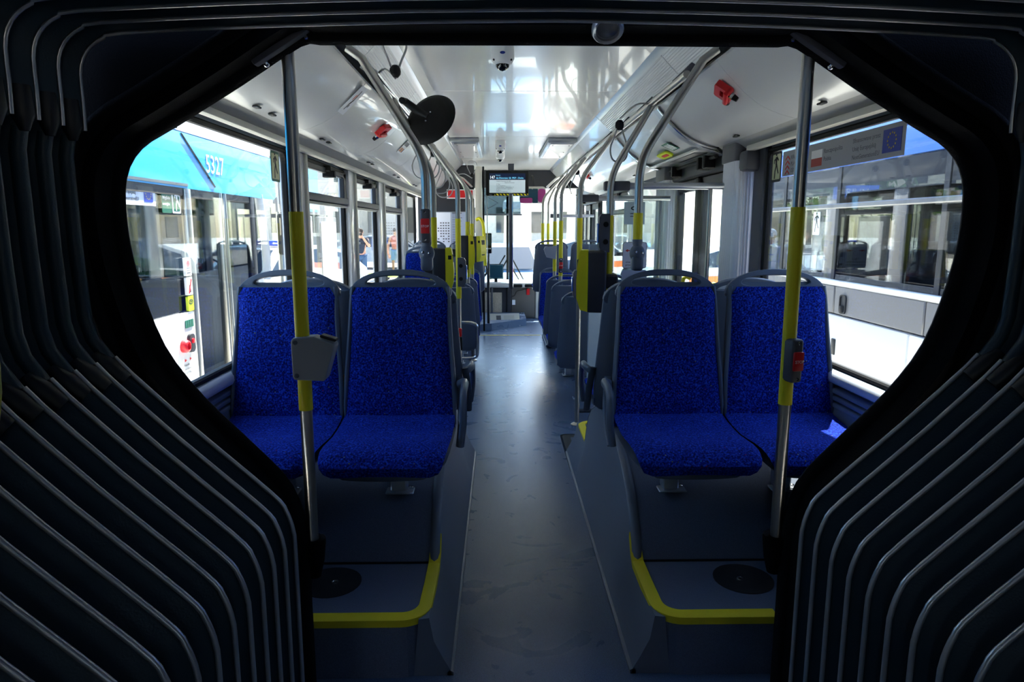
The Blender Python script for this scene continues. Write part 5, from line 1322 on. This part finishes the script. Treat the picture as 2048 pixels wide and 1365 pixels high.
def skin(name, V, E, R, m, parent, off):
    me = bpy.data.meshes.new(name); me.from_pydata([Vector(v) for v in V], E, [])
    t = bpy.data.objects.new('tmp', me); COL.objects.link(t)
    md = t.modifiers.new('s', 'SKIN'); sv = me.skin_vertices[0].data
    for i, r in enumerate(R): sv[i].radius = (r, r) if not isinstance(r, tuple) else r
    sv[0].use_root = True
    t.modifiers.new('ss', 'SUBSURF').levels = 2
    dg = bpy.context.evaluated_depsgraph_get(); dg.update()
    out = bpy.data.meshes.new_from_object(t.evaluated_get(dg)); out.name = name
    bpy.data.objects.remove(t); bpy.data.meshes.remove(me)
    out.materials.clear(); out.materials.append(m)
    out.polygons.foreach_set('use_smooth', [True] * len(out.polygons))
    o = bpy.data.objects.new(name, out); COL.objects.link(o); o.parent = parent
    return o
def person(x, y, rz, label, shirt, trousers, shorts=False, pose='stand', cap=None, bag=None):
    """faces -Y, 1.76 m tall"""
    root = thing('person', (0, 0, 0), label, 'person', 'people in the yard')
    if pose == 'photo': eL, wL, eR, wR = (-.26, -.17, 1.22), (-.06, -.30, 1.52), (.28, -.17, 1.20), (.07, -.30, 1.52)
    elif pose == 'phone': eL, wL, eR, wR = (-.27, -.10, 1.14), (-.05, -.32, 1.30), (.27, .02, 1.14), (.27, -.10, .90)
    else: eL, wL, eR, wR = (-.27, .03, 1.13), (-.28, -.06, .88), (.27, .03, 1.13), (.29, -.08, .88)
    sp = .03 if pose != 'walk' else .20
    V = [(0, 0, .95), (0, 0, 1.15), (0, .0, 1.38), (0, -.01, 1.50), (0, -.02, 1.56), (0, -.03, 1.68),
         (-.18, 0, 1.42), eL, wL, (.18, 0, 1.42), eR, wR,
         (-.09, 0, .90), (-.11, -.03 - sp * .5, .50), (-.12, .0 - sp, .08), (.09, 0, .90), (.11, -.03 + sp * .5, .50), (.12, .0 + sp, .08), (-.13, -.14 - sp, .03), (.13, -.14 + sp, .03)]
    E = [(0, 1), (1, 2), (2, 3), (3, 4), (4, 5), (2, 6), (6, 7), (7, 8), (2, 9), (9, 10), (10, 11), (0, 12), (12, 13), (13, 14), (0, 15), (15, 16), (16, 17), (14, 18), (17, 19)]
    Rr = [.13, .125, .14, .055, .075, .085, .065, .045, .032, .065, .045, .032, .085, .06, .045, .085, .06, .045, .035, .035]
    skin('body', V, E, Rr, SKIN, root, None)
    # hands: palm with five short fingers each
    for q, w, e in ((-1, wL, eL), (1, wR, eR)):
        w = Vector(w); d = (w - Vector(e)).normalized(); sd = d.orthogonal().normalized(); hv = [w, w + d * .09]; he = [(0, 1)]; hr = [.026, .034]
        for k in range(4):
            b = len(hv); o_ = sd * (-.03 + .02 * k); hv += [w + d * .10 + o_, w + d * (.145 + .006 * (1.5 - abs(k - 1.5))) + o_ + d.cross(sd) * .02]; he += [(1, b), (b, b + 1)]; hr += [.010, .008]
        b = len(hv); hv += [w + d * .05 + sd * .045, w + d * .09 + sd * .055]; he += [(0, b), (b, b + 1)]; hr += [.012, .009]
        skin('hand', hv, he, hr, SKIN, root, None)
    # face: nose, eyes, mouth, ears
    f = MB(); f.ball((0, -.135, 1.645), .016, 8, 6, (1, 1.2, 1.3)); f.ball((-.088, -.03, 1.655), .022, 8, 6, (.5, 1, 1.5)); f.ball((.088, -.03, 1.655), .022, 8, 6, (.5, 1, 1.5)); f.build('face', SKIN, root, 60)
    f = MB(); f.ball((-.035, -.105, 1.675), .011, 8, 6); f.ball((.035, -.105, 1.675), .011, 8, 6); f.rbox((-.028, -.117, 1.598), (.028, -.100, 1.606), .003, 1); f.build('eyes_and_mouth', INKB, root, 60)
    MB().ball((0, -.010, 1.70), .100, 14, 10, (.95, 1.05, .92)).build('hair' if not cap else 'cap', cap or HAIR, root, 60)
    if cap: MB().rbox((-.07, -.19, 1.715), (.07, -.08, 1.73), .006, 1).build('cap_peak', cap, root)
    # shirt and trousers follow the body
    mid = lambda a, b, t: tuple(p + (q - p) * t for p, q in zip(a, b))
    sl = .0 if shirt[1] else .6
    SV = [(0, 0, .92), (0, 0, 1.15), (0, 0, 1.38), (0, -.01, 1.46), (-.18, 0, 1.42), (.18, 0, 1.42)]; SE = [(0, 1), (1, 2), (2, 3), (2, 4), (2, 5)]; SR = [(.165, .145), (.155, .135), (.165, .15), .075, .085, .085]
    if not shirt[1]:
        SV += [mid((-.18, 0, 1.42), eL, .75), mid((.18, 0, 1.42), eR, .75)]; SE += [(4, 6), (5, 7)]; SR += [.065, .065]
    skin('shirt', SV, SE, SR, shirt[0], root, None)
    TV = [(0, 0, .96), (-.09, 0, .88), (-.11, -.03 - sp * .5, .50), (.09, 0, .88), (.11, -.03 + sp * .5, .50)]; TE = [(0, 1), (1, 2), (0, 3), (3, 4)]; TR = [.15, .11, .085, .11, .085]
    if not shorts: TV += [(-.12, -sp, .10), (.12, sp, .10)]; TE += [(2, 5), (4, 6)]; TR += [.07, .07]
    skin('shorts' if shorts else 'trousers', TV, TE, TR, trousers, root, None)
    for q, yy in ((-1, -sp), (1, sp)): MB().rbox((q * .125 - .05, yy - .20, 0), (q * .125 + .05, yy + .07, .085), .03, 2).build('shoe', INKW if shorts else BLACK, root, 40)
    if bag: MB().rbox((-.17, .12, .98), (.17, .34, 1.45), .07, 3).build('backpack', bag, root, 40)
    if pose in ('photo', 'phone'):
        c = (0, -.36, 1.60) if pose == 'photo' else (-.02, -.42, 1.36)
        k = thing('hand_camera', (0, 0, 0), 'small dark camera held up by the person in %s' % ('jeans' if pose == 'photo' else 'the white cap'), 'camera')
        MB().rbox((c[0] - .07, c[1] - .03, c[2] - .045), (c[0] + .07, c[1] + .03, c[2] + .045), .012, 2).build('camera_body', BLACK, k, 40)
        MB().lathe((c[0], c[1] - .03, c[2]), (0, -1, 0), [(.035, 0), (.035, .05), (.030, .055), (.002, .045)], 14).build('lens', ANTHR, k, 40)
        k.location = (x, y, ZG); k.rotation_euler = (0, 0, rz)
    root.location = (x, y, ZG); root.rotation_euler = (0, 0, rz)
    return root
NAVY = mat('navy_cloth', (34, 42, 58), .9); JEANS = mat('denim', (64, 92, 124), .9); PINK = mat('pink_cloth', (206, 124, 110), .9); DENL = mat('light_denim', (128, 160, 200), .9); BLUEC = mat('blue_cloth', (34, 66, 140), .9); LILAC = mat('lilac_cloth', (150, 160, 196), .9)
person(-4.55, 22.0, .15, 'person in navy top and jeans taking a photo beyond the left windows', (NAVY, False), JEANS, pose='photo')
person(-4.20, 27.0, .2, 'person in pink sleeveless top and light denim shorts walking outside', (PINK, True), DENL, shorts=True, pose='walk')
person(-4.25, 24.0, 2.6, 'person with blue backpack mostly behind a window pillar', (BLUEC, False), JEANS, bag=BLUEC)
person(4.62, 12.0, -.9, 'person in lilac shirt and white cap beside the right bus', (LILAC, False), NAVY, pose='phone', cap=INKW)
person(9.4, 19.5, .4, 'distant person in white shirt seen through the right bus', (INKW, False), DENL)
# white boards with dark frames outside the second left window
for ya, yb, lb in ((9.95, 10.75, 'left one of two tall white framed boards outside the left windows'), (11.15, 12.3, 'right one of two tall white framed boards outside the left windows')):
    o = thing('display_board', (-3.05, (ya + yb) / 2, ZG), lb, 'board', 'white boards outside')
    MB().rbox((-3.08, ya, ZG), (-3.02, yb, 1.62), .01, 1).build('frame', BGREY, o)
    MB().box((-3.018, ya + .07, ZG + .3), (-3.010, yb - .07, 1.54)).build('white_face', BWHITE, o)
o = thing('advert_board', (-3.2, 11, 1.7), 'printed advert panel with blue stripe above the white boards', 'board')
MB().box((-3.24, 9.6, 1.66), (-3.18, 12.5, 2.7)).build('panel', BGREY, o)
for y in (9.7, 12.4): MB().tube([(-3.21, y, ZG), (-3.21, y, 1.7)], .03, 8).build('post', STEEL, o)
MB().box((-3.178, 11.1, 1.7), (-3.172, 11.75, 2.66)).build('blue_stripe', mat('poster_blue', (112, 178, 226), .6), o)
MB().box((-3.178, 9.7, 1.7), (-3.172, 11.05, 2.66)).build('dark_print', BGREY, o)
MB().box((-3.178, 9.75, 2.0), (-3.168, 10.45, 2.45)).build('white_patch', INKW, o)
for k in range(5): MB().box((-3.168, 9.80 + k * .12, 2.06), (-3.164, 9.83 + k * .12, 2.40)).build('faint_stroke', INKR, o)
MB().box((-3.178, 10.62, 2.0), (-3.168, 11.02, 2.62)).build('pale_sheet', PAPERB, o)
# buildings
def building(name, x0, y0, x1, y1, h, label, m, nx, nz, face):
    o = thing(name, ((x0 + x1) / 2, (y0 + y1) / 2, ZG), label, 'building')
    MB().box((x0, y0, ZG), (x1, y1, h)).build('wall', m, o)
    for i in range(nx):
        for k in range(nz):
            a = (i + .25) / nx; b = (i + .75) / nx; z0 = ZG + (k + .3) * (h - ZG) / nz; z1 = ZG + (k + .8) * (h - ZG) / nz
            if face == 'y': w = MB().box((lerp(x0, x1, a), y0 - .08, z0), (lerp(x0, x1, b), y0 + .1, z1))
            elif face == '+x': w = MB().box((x1 - .1, lerp(y0, y1, a), z0), (x1 + .08, lerp(y0, y1, b), z1))
            else: w = MB().box((x0 - .08, lerp(y0, y1, a), z0), (x0 + .1, lerp(y0, y1, b), z1))
            w.build('window', MATS['car_glass_solid'], o)
    MB().box((x0 - .3, y0 - .3, h), (x1 + .3, y1 + .3, h + .4)).build('cornice', CONC, o)
    return o
building('office_building', -24, 62, 16, 74, 8.5, 'long pale concrete building ahead with dark windows', CONC, 14, 2, 'y')
building('terrace_house', 24, 30, 34, 62, 9.5, 'beige house row right of the yard', mat('beige_render', (206, 188, 158), .9), 8, 3, '-x')
building('warehouse', -34, 6, -24, 46, 6.5, 'grey warehouse left of the yard', mat('grey_cladding', (138, 136, 134), .8), 9, 2, '+x')
for i, x in enumerate((-3.2, .9, 4.6)):
    o = thing('concrete_column', (x, 40, ZG), ('first', 'second', 'third')[i] + ' thick concrete column ahead, counted from the left', 'column', 'concrete columns ahead')
    MB().loft([[Vector((x + a * w, 40 + b * w, z)) for a, b in ((-1, -1), (1, -1), (1, 1), (-1, 1))] for w, z in ((.8, ZG), (.75, 3.2), (1.5, 4.2))]).build('shaft', CONC, o)
    MB().box((x - 2.0, 38.6, 4.2), (x + 2.0, 41.4, 4.9)).build('capital', CONC, o)
cn = thing('white_canopy', (2.2, 27, ZG), 'white tent canopy ahead right of the windscreen post', 'canopy')
MB().loft([[Vector((2.2 + a * w, 27 + b * w, z)) for a, b in ((-1, -1), (1, -1), (1, 1), (-1, 1))] for w, z in ((2.2, 2.1), (2.2, 2.35), (.1, 3.9))]).build('roof_cloth', WHITE, cn)
for a in (-1, 1):
    for b in (-1, 1): MB().tube([(2.2 + a * 2.1, 27 + b * 2.1, ZG), (2.2 + a * 2.1, 27 + b * 2.1, 2.1)], .04, 8).build('leg', STEEL, cn)
gv = struct(MB().box((-14, 25, ZG), (-2.0, 27.5, ZG + .02)).build('ground_verge', GRASS), 'strip of sunlit grass beyond the left windows')
# steel barrier fence seen beyond the right bus
for k in range(4):
    x = 7.5 + k * 2.1
    o = thing('crowd_barrier', (x, 18 - k * .2, ZG), ('first', 'second', 'third', 'fourth')[k] + ' steel crowd barrier beyond the right bus, counted from the left', 'barrier', 'steel crowd barriers')
    MB().tube([(x - 1, 18, ZG), (x - 1, 18, ZG + 1.1), (x + 1, 18, ZG + 1.1), (x + 1, 18, ZG)], .02, 6).build('frame', STEEL, o)
    for j in range(12): MB().tube([(x - .92 + j * .167, 18, ZG + .2), (x - .92 + j * .167, 18, ZG + 1.1)], .009, 5).build('bar', STEEL, o)
for x, y, r, h, lb in ((12, 24, 2.2, 5.5, 'leafy tree beyond the right bus'), (-15, 30, 2.6, 6, 'leafy tree beyond the left bus'), (-20, 50, 3, 7, 'leafy tree beside the long pale building')):
    o = thing('tree', (x, y, ZG), lb, 'tree')
    MB().tube([(x, y, ZG), (x + .1, y, h * .4), (x, y, h * .7)], [.22, .16, .08], 8).build('trunk', HAIR, o, 60)
    m = MB(); rnd = random.Random(int(x * 10))
    for k in range(700):
        d = Vector((rnd.gauss(0, 1), rnd.gauss(0, 1), rnd.gauss(0, .9))).normalized() * r * rnd.uniform(.55, 1.0); c = Vector((x, y, h * .68)) + d
        a = Vector((rnd.gauss(0, 1), rnd.gauss(0, 1), rnd.gauss(0, 1))).normalized() * .22; b = a.orthogonal().normalized() * .15
        m.add([c - a, c - b, c + a, c + b], [(0, 1, 2, 3)])
    m.build('crown', LEAF, o)['kind'] = 'stuff'

hs = thing('hall_sign', (8.2, 16.2, ZG), 'blue sign board with white letters ARIUM far beyond the right bus', 'sign')
MB().box((7.7, 16.18, 2.10), (8.75, 16.24, 2.42)).build('board', BLUER, hs)
for x in (7.8, 8.65): MB().tube([(x, 16.21, ZG), (x, 16.21, 2.12)], .03, 8).build('post', STEEL, hs)
text_part('ARIUM', .24, frame((7.80, 16.175, 2.18), (1, 0, 0), (0, 0, 1), (0, -1, 0)), hs, INKW)
